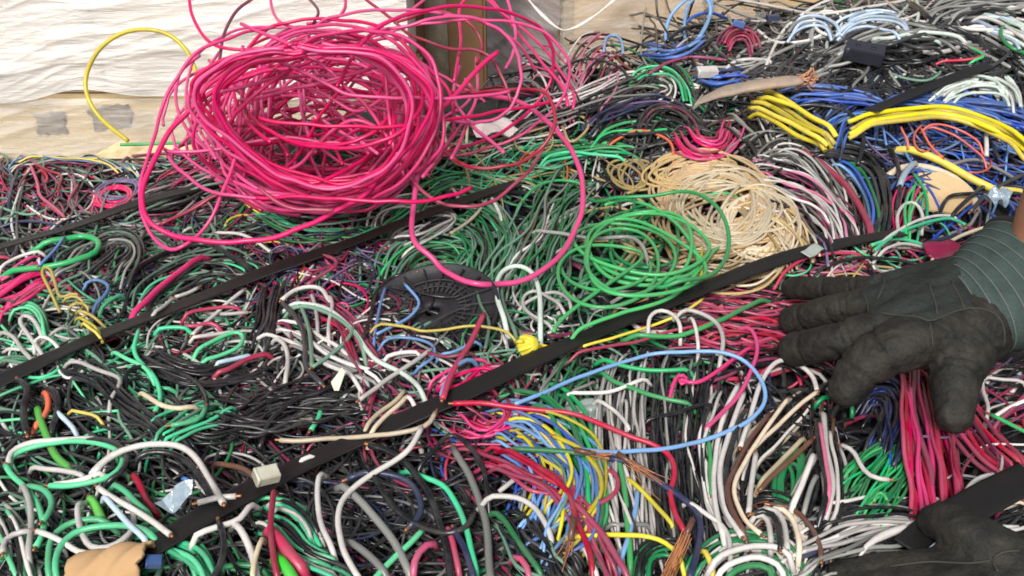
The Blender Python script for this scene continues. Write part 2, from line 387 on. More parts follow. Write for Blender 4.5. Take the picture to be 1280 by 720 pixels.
def film(name, p0, p1, z0, z1, nrm, mat, root, amp=.007, slope=.2, seed=1, nxs=220, nzs=170):
    """stretch film: a sheet pulled into long slanting folds"""
    rg = np.random.default_rng(seed); s = np.linspace(0, 1, nxs); h = np.linspace(z0, z1, nzs); S, Z = np.meshgrid(s, h)
    Ln = math.hypot(p1[0]-p0[0], p1[1]-p0[1]); U = S*Ln; D = np.zeros_like(S)
    for q in range(260):
        sl = slope*rg.uniform(.2, 1.9); z_ = rg.uniform(z0-.2, z1+.2); wd_ = .0012+.010*rg.uniform()**2.5; cx = rg.uniform(0, Ln); ln = rg.uniform(.2, .8)
        D += rg.uniform(.15, .6)*amp*(.25+wd_/.008)*np.exp(-np.abs((Z-z_-sl*(U-cx)*.5-.02*np.sin(U*rg.uniform(3, 9)+q))/wd_))*np.exp(-((U-cx)/ln)**2)
    D += amp*.25*np.sin(U*7+Z*11+seed)
    t_ = np.linspace(1, 0, nzs)[:, None]**3; Z = Z+t_*(.012*np.sin(U*5+seed)+.008*np.sin(U*13+2*seed)+.005*np.sin(U*31))+.10*t_*(S-.5)*(.6 if slope > 0 else 0)
    V = np.stack([p0[0]+S*(p1[0]-p0[0])+nrm[0]*D, p0[1]+S*(p1[1]-p0[1])+nrm[1]*D, Z], -1).reshape(-1, 3)
    q = (np.arange(nzs-1)[:, None]*nxs+np.arange(nxs-1)[None]); F = np.stack([q, q+1, q+1+nxs, q+nxs], -1).reshape(-1, 4)
    o = bpy.data.objects.new(name, mesh_from(name, V, F, mats=[mat])); COL.objects.link(o); return under(o, root)
white_film = film_mat('milky_stretch_film', (.45, .98), (.97, .93, .88, 1)); clear_film = film_mat('clear_stretch_film', (.06, .50), (.95, .92, .9, 1))
white_goods = simple_mat('white_goods', 'faf0e2', .7, hex2='e9d5bd', nscale=9)
YL = 1.56
r_ = thing('wrapped_pallet', 'pale pallet load wrapped in wrinkled white stretch film behind the magenta tangle', 'pallet', (-.9, YL+.3, -.62))
carton((1.60, .5, .160), (-.98, YL+.27, -.10), 0, card_lt, r_)
for k in range(3): carton((.52, .5, .26), (-1.51+k*.53, YL+.272, 0.113), 0, white_goods, r_)
for k in range(3): carton((.52, .5, .26), (-1.51+k*.53, YL+.272, .376), 0, white_goods, r_)
for k in range(3): carton((.52, .48, .36), (-1.51+k*.53, YL+.272, -.40), 0, card, r_)
film('stretch_film', (-1.82, YL), (-.175, YL), -.035, .5, (0, -1), white_film, r_, .0055, .30, 3, 420, 260)
film('stretch_film', (-1.82, YL+.006), (-.175, YL+.006), -.20, -.02, (0, -1), clear_film, r_, .006, .30, 4, 220, 90)
# grey tape patches on the carton
tape = simple_mat('grey_tape', 'a89a84', .45, hex2='7c7264', nscale=32)
for (x0, x1, y0, y1) in ((48, 78, 140, 166), (116, 160, 132, 160)):
    a, b = at_y([(x0, y1)], YL+.016)[0], at_y([(x1, y0)], YL+.016)[0]
    bm = bmesh.new(); bmesh.ops.create_grid(bm, x_segments=8, y_segments=6, size=.5)
    for v in bm.verts: v.co = Vector((a[0]+(v.co.x+.5+(random.uniform(-.09, .09) if abs(v.co.x) > .49 else 0))*(b[0]-a[0]), a[1]+.0, a[2]+(v.co.y+.5+(random.uniform(-.1, .1) if abs(v.co.y) > .49 else 0)+.12*v.co.x)*(b[2]-a[2])))
    bm_obj('tape', bm, tape, r_)
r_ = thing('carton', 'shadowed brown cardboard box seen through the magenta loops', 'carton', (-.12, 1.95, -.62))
carton((.22, .30, .9), (-.165, 1.99, .03), .02, card_dk, r_, name='box_body')  # darker brown than plain kraft: the shade of the gap is in the colour
bm = bmesh.new(); bmesh.ops.create_cube(bm, size=1); bmesh.ops.scale(bm, vec=(.045, .002, .9), verts=bm.verts); bmesh.ops.translate(bm, vec=(-.15, 1.836, .03), verts=bm.verts)
bm_obj('packing_tape', bm, tape, r_)
r_ = thing('wrapped_pallet', 'tan cartons wrapped in clear stretch film with a bright corner edge, beyond the pile', 'pallet', (.3, 2.1, -.62))
th = math.radians(20); cx, cy = .105, 1.90; ex = np.array([math.cos(th), math.sin(th)]); ey = np.array([-math.sin(th), math.cos(th)])
c = np.array([cx, cy])+ex*.232+ey*.352
carton((.46, .70, 1.2), (c[0], c[1], -.02), th, card, r_)
# ribbed pale corner board under the film
for (d_, n_, l_) in ((ex, -ey, .020), (ey, -ex, .016)):
    bm = bmesh.new(); vs = []
    for k in range(61):
        z = -.45+k*.015; q = .0022+.0007*(k % 2)
        a_ = np.array([cx, cy])+n_*q-d_*.002; b_ = np.array([cx, cy])+d_*l_+n_*q; vs.append((bm.verts.new((a_[0], a_[1], z)), bm.verts.new((b_[0], b_[1], z))))
    for a_, b_ in zip(vs, vs[1:]): bm.faces.new((a_[0], a_[1], b_[1], b_[0]))
    bmesh.ops.solidify(bm, geom=bm.faces[:], thickness=.0015); bm_obj('corner_board', bm, card_lt, r_, smooth=False)
e1 = np.array([cx, cy])+ex*.48-ey*.012; e0 = np.array([cx, cy])-ex*.012-ey*.012; e2 = e0+ey*.75
film('stretch_film', e0, e1, -.3, .55, -ey, clear_film, r_, .004, -.5, 5, 90, 110)
film('stretch_film', e2, e0, -.3, .55, -ex, film_mat('grey_stretch_film', (.35, .9), (.74, .70, .74, 1)), r_, .006, .45, 6, 90, 110)
# twisted rope of film pulled across the corner
rope = spline([(-.08, .17), (-.0, .105), (.05, .055), (.10, .026), (.15, .040), (.22, .09), (.33, .19)], .004)
P = np.stack([rope[:, 0], 1.866+np.abs(rope[:, 0]-.1)*.1, rope[:, 1]], 1); P[:, 1] += np.where(rope[:, 0] > .1, (rope[:, 0]-.1)*.26, (.1-rope[:, 0])*.9)-.02
V, F, C = tube_geo(P, .004+.002*np.sin(np.arange(len(P))*.3), 6, .5); o = bpy.data.objects.new('film_rope', mesh_from('film_rope', V, F, C, [white_film])); COL.objects.link(o); under(o, r_)
r_ = thing('carton', 'plain tan cardboard box behind the blue wire loops', 'carton', (.55, 2.5, -.62))
carton((.34, .34, .5), (.60, 2.50, .20), .06, card, r_, name='box_body')
bm = bmesh.new(); bmesh.ops.create_cube(bm, size=1); bmesh.ops.scale(bm, vec=(.003, .004, .5), verts=bm.verts); bmesh.ops.translate(bm, vec=(.52, 2.327, .2), verts=bm.verts); bm_obj('flap_seam', bm, card_dk, r_)
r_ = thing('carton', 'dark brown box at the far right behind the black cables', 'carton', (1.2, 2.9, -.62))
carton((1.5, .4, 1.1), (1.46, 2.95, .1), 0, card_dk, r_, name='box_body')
# green drum
bm = bmesh.new(); prof = [(.13, -.55), (.135, -.5), (.128, -.3), (.135, -.28), (.128, -.05), (.135, -.03), (.128, .16), (.136, .18), (.136, .20), (.10, .205), (.0, .205)]
ring = []
for (rr, z) in prof: ring.append([bm.verts.new((rr*math.cos(a*math.pi/16), rr*math.sin(a*math.pi/16), z)) for a in range(32)])
for a, b in zip(ring, ring[1:]):
    for q in range(32): bm.faces.new((a[q], a[(q+1) % 32], b[(q+1) % 32], b[q]))
bmesh.ops.remove_doubles(bm, verts=bm.verts, dist=1e-5)
o = bm_obj('drum', bm, simple_mat('green_plastic', '4f9a5e', .4), None); o.location = (.80, 2.55, 0); tag(o, 'green plastic drum standing behind the heap', 'drum')

# ================================================================== UNDERLAYER: countless wires between the things that can be told apart
def filler():
    geo = {}
    regs = [  # box, number, colours
     ((0, 180, 330, 370), 110, 'k4 d3 q3 e2 n2 r1 s1 v1'), ((300, 220, 520, 400), 70, 'k4 d2 q2 e3 g2 w1 n1'), ((450, 180, 760, 420), 90, 'g4 e4 k3 d2 w1 t1'),
     ((0, 360, 330, 560), 100, 'k7 d3 e2 g2 w1 m1'), ((300, 380, 640, 560), 90, 'k6 d3 q2 w1 e1 s1 n1'), ((0, 540, 330, 740), 80, 'k6 d3 g2 e1 w1'),
     ((320, 540, 640, 740), 90, 'k7 d4 q1 s1 n1'), ((620, 380, 980, 560), 90, 'k5 d3 g2 w1 q2 s1'), ((640, 540, 1000, 740), 90, 'k6 d3 w1 e1 g1'),
     ((940, 300, 1290, 560), 90, 'k5 q4 r2 d2 w1 n1'), ((960, 540, 1290, 740), 70, 'k7 d3 w1 a1 s1'), ((640, 60, 980, 260), 110, 'k5 d3 s2 w1 g2 q1 n1'),
     ((900, 90, 1290, 320), 120, 'k4 d3 u3 n2 s2 w1 q1'), ((930, 0, 1290, 120), 150, 'k6 d4 s3 w1 e1'), ((740, 230, 1000, 390), 80, 'g3 k4 t3 d2 s1'), ((180, 180, 660, 300), 80, 'k4 d2 e2 q2 g1')]
    for box, n, cols in regs:
        letters = pick(cols); x0, y0, x1, y1 = box
        for q in range(n):
            L = RNG.uniform(90, 260); m = int(L/3); th = RNG.normal(0, .75); t = np.arange(m)*3.0
            h = th+RNG.normal(0, 1)/L*2*(t-L/2)+wob(m, .35, m*.7); p = np.stack([np.cumsum(np.cos(h))*3, np.cumsum(np.sin(h))*2.2], 1)
            px = p-p[m//2]+[RNG.uniform(x0, x1), RNG.uniform(y0, y1)]
            px[:, 1] = np.maximum(px[:, 1], edge_y(px[:, 0])+3)
            rr = RNG.uniform(.0016, .0027)
            P = thin(drape(px, rr, 0, 10, (.015, .015), cap=.016), rr, 3.0)
            V, F, C = tube_geo(P, rr, 5); geo.setdefault(letters[RNG.integers(len(letters))], []).append((V, F))
    Vs, Fs, mi, mats, k = [], [], [], [], 0
    for a, (c, lst) in enumerate(geo.items()):
        mats.append(CM(c))
        for V, F in lst: Vs.append(V); Fs.append(F+k); mi.append(np.full(len(F), a)); k += len(V)
    o = bpy.data.objects.new('scrap_wire', mesh_from('scrap_wire', np.vstack(Vs), np.vstack(Fs), mats=mats, midx=np.concatenate(mi))); COL.objects.link(o)
    tag(o, 'countless loose scrap wires showing in the gaps of the heap', 'scrap wire', kind='stuff')
filler()
# ================================================================== TANGLES, patch by patch
T('thin plum, charcoal and navy wires snarled at the left edge below the wrapped pallet', (0, 205, 140, 300), 46, 'k5 q3 d3 r2 n2 e2 v1 w1', 60, 45, (60, 170), (1.9, 2.7), 1.4)
T('dark and plum wires lying under the left magenta loops', (150, 200, 330, 300), 40, 'k4 d3 q4 e2 g1 s1', -14, 16, (90, 220), (1.5, 2.2), .7)
T('teal, navy and dark wires between the two black straps at left', (130, 270, 330, 350), 38, 'd4 k3 e4 n2 g1 q1 w1 s2', -12, 22, (80, 220), (1.5, 2.3), .9)
T('violet, plum, yellow and black thin wires under the upper strap', (320, 285, 480, 390), 60, 'q4 k4 v2 p2 y1 g1 n2 w1 d1', 25, 45, (60, 160), (1.3, 1.9), 1.6)
T('black, mint and white wires around the yellow knot', (0, 380, 160, 470), 34, 'k4 d2 w3 m3 e3 s1', 20, 50, (60, 170), (1.6, 2.4), 1.3)
T('mint and white cut wires crossing black ones below the upper strap', (180, 375, 330, 465), 40, 'w4 m4 k4 d2 s2 e2 r1', -18, 28, (60, 170), (1.6, 2.4), .8)
T('black wires with a few mint ones left of the plastic reel disc', (60, 440, 330, 545), 62, 'k9 d4 m2 e1', 14, 24, (120, 280), (1.6, 2.5), .9)
T('black, plum and grey wires left of the red wire end', (330, 400, 560, 530), 66, 'k6 d3 q3 r2 s2 w2 e1 n1', 8, 40, (80, 220), (1.5, 2.4), 1.1)
T('black wires strewn at the lower left around the mint loops', (0, 560, 300, 720), 58, 'k8 d4 e2 g2 w1', 28, 45, (100, 240), (1.8, 2.8), 1.1)
T('heavy black and charcoal wires in the lower middle', (310, 560, 640, 720), 64, 'k8 d5 n1 s1 q1', 38, 32, (120, 280), (1.8, 2.9), 1.1)
T('plum, navy and grey wires around the pink cluster in the middle', (540, 470, 680, 570), 34, 'q3 r2 k3 d2 u1 e1', 22, 40, (60, 160), (1.4, 2.1), 1.2)
T('faded green and white wires around the white loop beside the reel disc', (600, 370, 760, 480), 34, 'e4 g3 w3 k2 s2', -60, 45, (60, 150), (1.5, 2.2), 1.2)
T('dark plum and black wires between the lower strap and the glove', (890, 350, 1010, 460), 30, 'q4 r4 k4 d1', 4, 14, (90, 180), (1.8, 2.4), .5)
T('pink, teal and white wires just above the glove', (960, 305, 1190, 350), 42, 'r3 i2 w2 m2 e2 k3 t1 q2', -6, 24, (60, 170), (1.4, 2.1), 1.2)
T('black and grey wires behind the tan coil', (760, 130, 960, 200), 40, 'k6 d3 s2 g1 w1', 10, 30, (70, 190), (1.8, 2.7), 1.0)
T('tan, green and white scraps under the magenta loops', (530, 165, 760, 230), 42, 't3 g3 w2 e2 k3 o1 m1', -6, 26, (60, 160), (1.6, 2.3), 1.0)
T('black power cords massed at the upper right', (960, 55, 1290, 115), 70, 'k9 d4 s1', 0, 24, (90, 260), (2.4, 4.2), .9)
T('grey and black cables at the far top right', (960, 5, 1290, 60), 64, 's4 d3 k4 w2 z1', -2, 20, (90, 240), (2.4, 4.2), .9)
T('grey and dark cables behind the blue wire loops', (800, 40, 980, 115), 52, 'k5 d4 s3 w1 g1 a1', -4, 24, (70, 190), (2.2, 3.4), .9)
T('blue and violet wires at the right edge under the yellow cable', (1100, 140, 1290, 225), 50, 'u6 n3 l2 k1 v1', 12, 20, (90, 230), (1.8, 2.6), .7)
T('black and dark wires in the lower right under the white striped hank', (870, 480, 1060, 720), 40, 'k6 d3 w2 a1', 80, 25, (90, 220), (1.8, 2.5), .7)
T('black and plum wires at the right edge below the glove', (1200, 450, 1290, 620), 26, 'k5 q3 v1 w1 s1', -20, 20, (70, 160), (1.6, 2.2), .6)
T('black and pale wires at the bottom beneath the second glove', (1000, 640, 1290, 720), 40, 'k5 d2 w2 s2', -4, 10, (120, 260), (2.0, 2.8), .4)

# ================================================================== BUNDLES
B('pale yellow, blue and green thin wires along the heap edge at the left', [(10, 196), (60, 186), (110, 188), (150, 200), (178, 222)], 26, 18, 'y4 l3 z2 c2 n2 e1', 1.5)
B('dark plum wires slanting up towards the magenta tangle base', [(190, 238), (240, 220), (300, 196)], 46, 14, 'q5 k2 r1 d1', 1.8)
B('grey green cable strip running up towards the tangle', [(150, 262), (210, 246), (270, 226), (310, 210)], 24, 9, 'e3 d4 s2 k1', 2.2)
B('teal wires curving below the magenta tangle', [(322, 255), (350, 275), (400, 285), (450, 280), (480, 270)], 36, 14, 'g4 e4 k2 n1 m1', 1.8)
B('magenta wire ends bunched at the left edge', [(-14, 382), (20, 360), (50, 342), (66, 332)], 40, 10, 'p6 r1', 2.5, .12)
B('grey wires looping over at the left under the green loop', [(70, 345), (110, 318), (150, 300), (165, 315), (140, 345)], 34, 10, 's2 e3 d4', 2.2)
B('faded green wires fanning right of the magenta cable end', [(170, 395), (200, 360), (245, 335), (290, 332), (325, 345)], 44, 14, 'd4 e4 k3 m1 s1', 2.0)
B('mint and white pairs fanned at the left of the yellow knot', [(0, 440), (40, 448), (75, 430), (106, 416)], 40, 8, 'm4 w3 e1', 2.4)
B('mint wire loops left of the yellow knot', [(14, 388), (34, 383), (50, 396), (54, 416)], 18, 5, 'm4 g1', 2.4)
B('bundle of parallel black wires sweeping below the mint ends', [(172, 430), (205, 455), (250, 468), (300, 462), (345, 445)], 30, 15, 'k9 d2', 2.2, .14)
B('long black wires flowing right below the reel disc', [(150, 500), (220, 520), (300, 520), (380, 505), (450, 497), (490, 505)], 46, 20, 'k9 d2', 2.1, .3)
B('black wires sweeping down from the strap at left', [(60, 455), (110, 468), (160, 505), (215, 548), (260, 575)], 26, 7, 'k6 d2', 2.9, .25)
B('upright black wires beside the mint and grey arc', [(350, 345), (338, 375), (332, 405), (318, 432)], 30, 12, 'k8 d3', 2.2, .14)
B('crimson wires beneath the mint and grey arc', [(395, 375), (425, 400), (448, 428), (470, 462)], 36, 11, 'r7 q3', 2.2, .25)
B('grey and white wires crossing left of the reel disc', [(330, 405), (365, 415), (400, 440), (440, 462), (480, 470)], 26, 6, 's3 w2 z1', 2.7, .3)
B('green hank arching beside the reel disc', [(484, 352), (500, 325), (530, 308), (565, 308), (600, 318)], 44, 17, 'g4 e6 b1 k1', 2.0, .16)
B('large green hank fanning above the reel disc', [(548, 262), (585, 268), (612, 295), (614, 330), (594, 368)], 70, 24, 'e7 g6 k1 m1', 2.0, .16)
B('green and grey hank right of the reel disc', [(735, 225), (705, 255), (680, 300), (660, 345), (648, 385)], 74, 22, 'g4 e5 s2 k1 a1 w1', 2.0, .2)
B('white and black wires looped above the reel disc', [(468, 302), (510, 300), (548, 284), (568, 272), (545, 270), (505, 282), (478, 298)], 22, 8, 'w5 k3', 2.0, .3)
B('white wires arching at the upper strap', [(462, 282), (472, 262), (500, 250), (530, 254), (548, 268)], 22, 7, 'w4 s2 k1 e1', 1.9, .3)
B('green wires running under the right magenta loop', [(470, 285), (510, 262), (540, 235), (590, 222), (640, 230)], 24, 7, 'b5 g2 m1', 2.1, .3)
B('bright green wires behind the tan coil', [(655, 198), (700, 187), (745, 183), (800, 192)], 18, 6, 'b3 m2 g1', 2.6, .3)
B('green and black cables at the centre back', [(735, 178), (770, 162), (812, 158), (855, 168)], 24, 8, 'b4 g1 k3', 2.6, .3)
B('striped pink, black and white hank standing at the back', [(770, 62), (752, 72), (738, 98), (722, 132)], 78, 30, 'i4 w4 k5 r2', 2.1, .12, wide=[.75, .9, 1.1])
B('pink and grey wires piled beside the striped hank', [(655, 80), (680, 95), (700, 118), (712, 140)], 56, 18, 'i3 k3 s2 w1 p1 e1', 2.1, .2)
B('black and white wires looping left at the back', [(640, 146), (700, 134), (760, 116), (800, 106), (832, 106), (834, 116), (806, 124)], 34, 15, 'k6 w3 s3', 2.1, .18)
B('navy and violet wires in front of the black and white loop', [(730, 155), (770, 139), (815, 127), (846, 132), (862, 150)], 12, 5, 'n4 v1', 2.4)
B('black cables humped behind the green wires', [(798, 166), (812, 143), (838, 137), (862, 150), (880, 178)], 24, 9, 'k7 q1 y1 d2', 2.6, .2)
B('teal wires near the blue loops', [(782, 98), (806, 86), (834, 84), (852, 96), (866, 122)], 16, 6, 'g3 m2 k1', 2.4)
B('blue cable bunch lying at the back edge', [(806, 62), (830, 66), (858, 58), (878, 42)], 20, 7, 'u4 l3', 3.0)
B('crimson wire clump among grey cables at the back', [(903, 55), (916, 42), (936, 42), (946, 56)], 22, 9, 'r6 q2', 2.4)
B('blue wire clump above the grey broken sheath', [(872, 82), (892, 98), (926, 92)], 20, 9, 'u6 n1', 2.6)
B('magenta hank hooked over behind the tan coil', [(852, 158), (864, 180), (888, 188), (908, 180), (918, 150)], 34, 15, 'p8 r2', 2.2, .16)
B('black and white wires under the yellow cables', [(920, 138), (940, 160), (955, 185), (962, 215)], 40, 14, 'k4 w3 s3', 2.6, .16)
B('grey, black and white hank arching at the right', [(925, 215), (955, 192), (990, 186), (1022, 205), (1048, 245), (1066, 292)], 52, 20, 's5 k5 w3 d2', 2.3, .18)
B('pink, violet and white hank sweeping towards the strap', [(930, 222), (975, 232), (1015, 250), (1042, 278), (1056, 305)], 56, 20, 'i3 v1 w4 q2 k3 s2', 2.0, .18)
B('blue wire loops above the yellow cable', [(1034, 178), (1046, 152), (1075, 140), (1104, 148), (1108, 172)], 40, 16, 'u4 n4 l2', 2.2, .25)
B('long bright blue cables at the right edge', [(1104, 134), (1150, 129), (1215, 134), (1290, 152)], 28, 15, 'u9 n1', 2.8, .25)
B('blue wires behind the yellow cables', [(978, 116), (1020, 118), (1070, 122), (1110, 128)], 18, 8, 'u7 n2', 2.8, .25)
B('yellow cables passing over the blue ones', [(1078, 150), (1126, 143), (1180, 141), (1228, 154), (1275, 176)], 18, 3, 'y5', 4.0, .05, stiff=60, lift=.014, ragged=.04, cat='cable bundle', name='cable_bundle')
B('short yellow cables heaped beside the blue strip', [(952, 126), (985, 142), (1010, 158), (1036, 170)], 34, 5, 'y6', 4.0, .10, stiff=60, lift=.010, ragged=.08, cat='cable bundle', name='cable_bundle')
B('pale mint hank at the right edge', [(1165, 118), (1200, 104), (1238, 103), (1264, 116), (1272, 130)], 26, 16, 'z8 w2', 2.4, .2)
B('pale white cables in the far right corner', [(1205, 22), (1240, 28), (1290, 46)], 30, 10, 'h4 w3 z2', 3.6, .2)
B('pale blue white cables coiled at the top right', [(1052, 36), (1080, 26), (1112, 26), (1132, 34)], 20, 8, 'h4 w3 s1', 3.2)
B('pale cables at the top beside the drum', [(988, 38), (1006, 28), (1028, 28), (1044, 38)], 14, 6, 'h3 s2 w1', 3.2)
B('fanned grey wires in the top right corner', [(1160, 22), (1195, 8), (1240, 2), (1290, 4)], 24, 12, 's7 d3', 3.0)
B('long grey cables in the middle of the right pile', [(1030, 72), (1090, 52), (1150, 44), (1210, 46)], 26, 10, 's5 z2 d2', 3.4, .3)
B('teal blue wires beside the crimson cable', [(1028, 192), (1060, 206), (1082, 235), (1093, 265), (1092, 296)], 15, 6, 'l3 g2 u2', 2.4, .2)
B('black cables arching beside the cream cable', [(1020, 186), (1070, 192), (1100, 215), (1108, 255), (1098, 296)], 20, 5, 'k5 d2', 3.6, .25)
B('magenta and mint wires behind the small white loop', [(1152, 222), (1140, 240), (1134, 266), (1132, 296)], 26, 8, 'p3 r2 m1 b1 w1', 2.0, .3)
B('plum and crimson wires running under the glove', [(868, 388), (920, 396), (975, 402), (1040, 404)], 84, 22, 'r8 q5 k5', 2.3, .12, wide=[.9, 1, .8])
B('black and white wires hanging straight down in the middle', [(792, 436), (778, 480), (776, 540), (784, 610), (800, 690)], 62, 24, 'k7 w5 s3', 2.3, .08)
B('dark wires with a few white ones hanging left of the white striped hank', [(858, 440), (852, 500), (850, 570), (862, 650), (880, 730)], 76, 26, 'k9 w2 s3 d3', 2.2, .08)
B('green and white wires under the lower strap', [(732, 448), (705, 470), (690, 500)], 70, 12, 'g4 e3 s3 w2', 2.2, .2)
B('thick green wires bending down in the middle', [(628, 486), (668, 486), (700, 508), (722, 545), (742, 590), (748, 640), (742, 700)], 34, 5, 'b5 g2', 3.4, .25)
B('yellow and blue hank curving down in the lower middle', [(612, 522), (650, 538), (690, 565), (708, 600), (695, 640), (664, 680)], 92, 30, 'y7 l7 u4 e3 s1', 2.2, .14, wide=[.5, .9, 1.1, 1])
B('crimson wires running down across the yellow and blue hank', [(560, 560), (620, 575), (670, 598), (710, 622), (745, 668), (775, 730)], 26, 6, 'r8', 3.2, .35)
B('dark green hank at the bottom right of the copper fray', [(800, 726), (806, 694), (835, 682), (862, 692)], 26, 9, 'g4 k4', 2.6, .15)
B('black and grey wires below the copper fray', [(640, 640), (660, 670), (690, 700), (720, 735)], 60, 12, 'k6 d3 e2', 2.6, .3)
B('white, black and brown striped hank bending in a U', [(936, 486), (914, 520), (902, 570), (906, 620), (926, 656), (958, 680)], 58, 20, 'k7 w6 a2 c1', 2.5, .1)
B('brown and cream wires crossing the striped hank', [(1014, 492), (990, 516), (958, 545), (934, 576), (920, 612)], 34, 9, 'a2 c3 w3 k3', 2.4, .14)
B('white and black wires of the right side of the U', [(1028, 498), (1030, 550), (1036, 605), (1024, 652), (1000, 676)], 40, 10, 'w4 k4 a2', 2.5, .12)
B('slanting white and black wires inside the U', [(1020, 560), (1000, 596), (980, 640)], 36, 8, 'w3 k3 d1 a1', 2.4, .12)
B('coiled white, brown and black wires at the bottom of the U', [(932, 650), (952, 636), (980, 642), (998, 668), (1000, 700)], 42, 12, 'w5 k5 a1 c1', 2.5, .1)
B('white, black and green wires arching at the bottom', [(872, 716), (898, 694), (938, 684), (974, 692), (1000, 722)], 44, 12, 'w5 k3 g4', 2.6, .1)
B('long black and white wires lying level below the green hank', [(1000, 654), (1050, 642), (1110, 640), (1180, 648)], 40, 15, 'k7 w3 s2', 2.4, .14)
B('grey and white wires running under the second glove', [(985, 700), (1040, 682), (1090, 668), (1150, 662)], 30, 9, 's4 w3 k3 n1', 2.6, .2)
B('pale wires at the lower right edge', [(1170, 672), (1215, 652), (1290, 632)], 46, 11, 'w4 c3 k3', 2.6, .12)
B('bright green fine hank below the dark glove fingers', [(1140, 548), (1118, 576), (1092, 604), (1066, 632)], 70, 24, 'b8 g5', 1.7, .14, wide=[.7, 1, 1.1])
B('navy shiny hank hanging below the index finger', [(1066, 500), (1090, 484), (1118, 492), (1122, 530), (1112, 570)], 56, 20, 'n8 u2 k3', 2.3, .2)
B('thick magenta wires hanging from under the thumb', [(1148, 430), (1152, 490), (1164, 560), (1180, 650)], 74, 15, 'r7 p1', 3.2, .06, wide=[.7, .85, 1.05])
B('thick magenta wires running off right below the thumb', [(1185, 500), (1215, 535), (1245, 570), (1292, 604)], 48, 9, 'r8 q2', 3.2, .08)
B('mint, white and black wires arching beside the red tube', [(318, 628), (352, 630), (384, 648), (403, 684)], 22, 6, 'm3 w2 k1', 3.0, .15)
B('mint, white and black wires sweeping to the bottom middle', [(310, 640), (345, 662), (380, 692), (432, 710)], 30, 8, 'm3 w3 k2 e1', 2.8, .15)
B('mint, white and black wires at the far lower left', [(-6, 628), (16, 660), (28, 695), (34, 730)], 34, 6, 'm2 w2 k2 g1', 2.8, .15)
B('mint and white wires draped from the lower strap to the bottom', [(172, 668), (214, 682), (248, 698), (268, 730)], 34, 5, 'm4 g1', 3.2, .2)
B('small mint wires among black ones below the bone wire', [(195, 545), (225, 530), (262, 516), (292, 508)], 30, 6, 'm4 e1', 2.3, .3)
B('pink wires clustered behind the lower strap', [(552, 492), (580, 476), (606, 466), (632, 462)], 34, 7, 'r4 p2 i1', 2.3, .3)
B('pink loops in the middle below the lower strap', [(560, 508), (588, 530), (612, 536), (636, 516), (622, 492)], 26, 6, 'p5 r2', 2.0, .5)

finish_tangles()
# ================================================================== COILS
COIL('magenta and violet little coil near the left heap edge', (142, 246), 26, 13, 7, 'p', 1.8, -8, .25)
COIL('plum little coil around the small magenta one', (148, 238), 30, 13, 4, 'v', 1.8, -8, .3)
COIL('tan wire coil, the large round one right of centre', (893, 248), 64, 40, 18, 't', 2.0, 6, .34, lift=3, cap=.06)
COIL('cream wire coil laid inside the large tan coil', (915, 262), 54, 38, 12, 'c', 2.0, 0, .36, drift=(34, 20), lift=5, cap=.06)
B('tan and cream wires fanned out on the right of the tan coil', [(850, 322), (900, 330), (945, 318), (975, 290), (955, 262), (918, 270)], 70, 24, 't7 c5', 2.0, .14)
B('cream wires curving down to the strap beside the tan coil', [(925, 275), (958, 278), (985, 296), (1002, 320)], 46, 14, 't5 c5', 2.0, .12)
COIL('tan wire coil turned on its side at the top of the large one', (862, 214), 46, 20, 9, 't', 1.9, -6, .35, lift=4)
COIL('cream loose loops spread over the right of the tan coil', (946, 282), 40, 34, 8, 'c', 1.9, 20, .35, lift=4)
COIL('tan loose loops spread over the front of the tan coil', (884, 276), 56, 34, 8, 't', 1.9, 0, .4, lift=5)
COIL('small loose tan loops left of the tan coil', (790, 218), 26, 20, 4, 't', 2.0, 20, .35)
COIL('loose green wire coil, the large one in front of the tan coil', (800, 310), 76, 46, 4, 'b', 2.1, 6, .32, lift=18)
COIL('bright green loops crossing the large green coil', (768, 332), 56, 44, 3, 'b', 2.0, 0, .3, lift=14, tail=[(700, 400), (692, 430)])
COIL('darker green loops under the green coil', (815, 305), 58, 42, 2.5, 'g', 2.0, -10, .3)
COIL('dark green knot inside the striped hank', (986, 604), 14, 36, 6, 'g', 2.0, 10, .35)
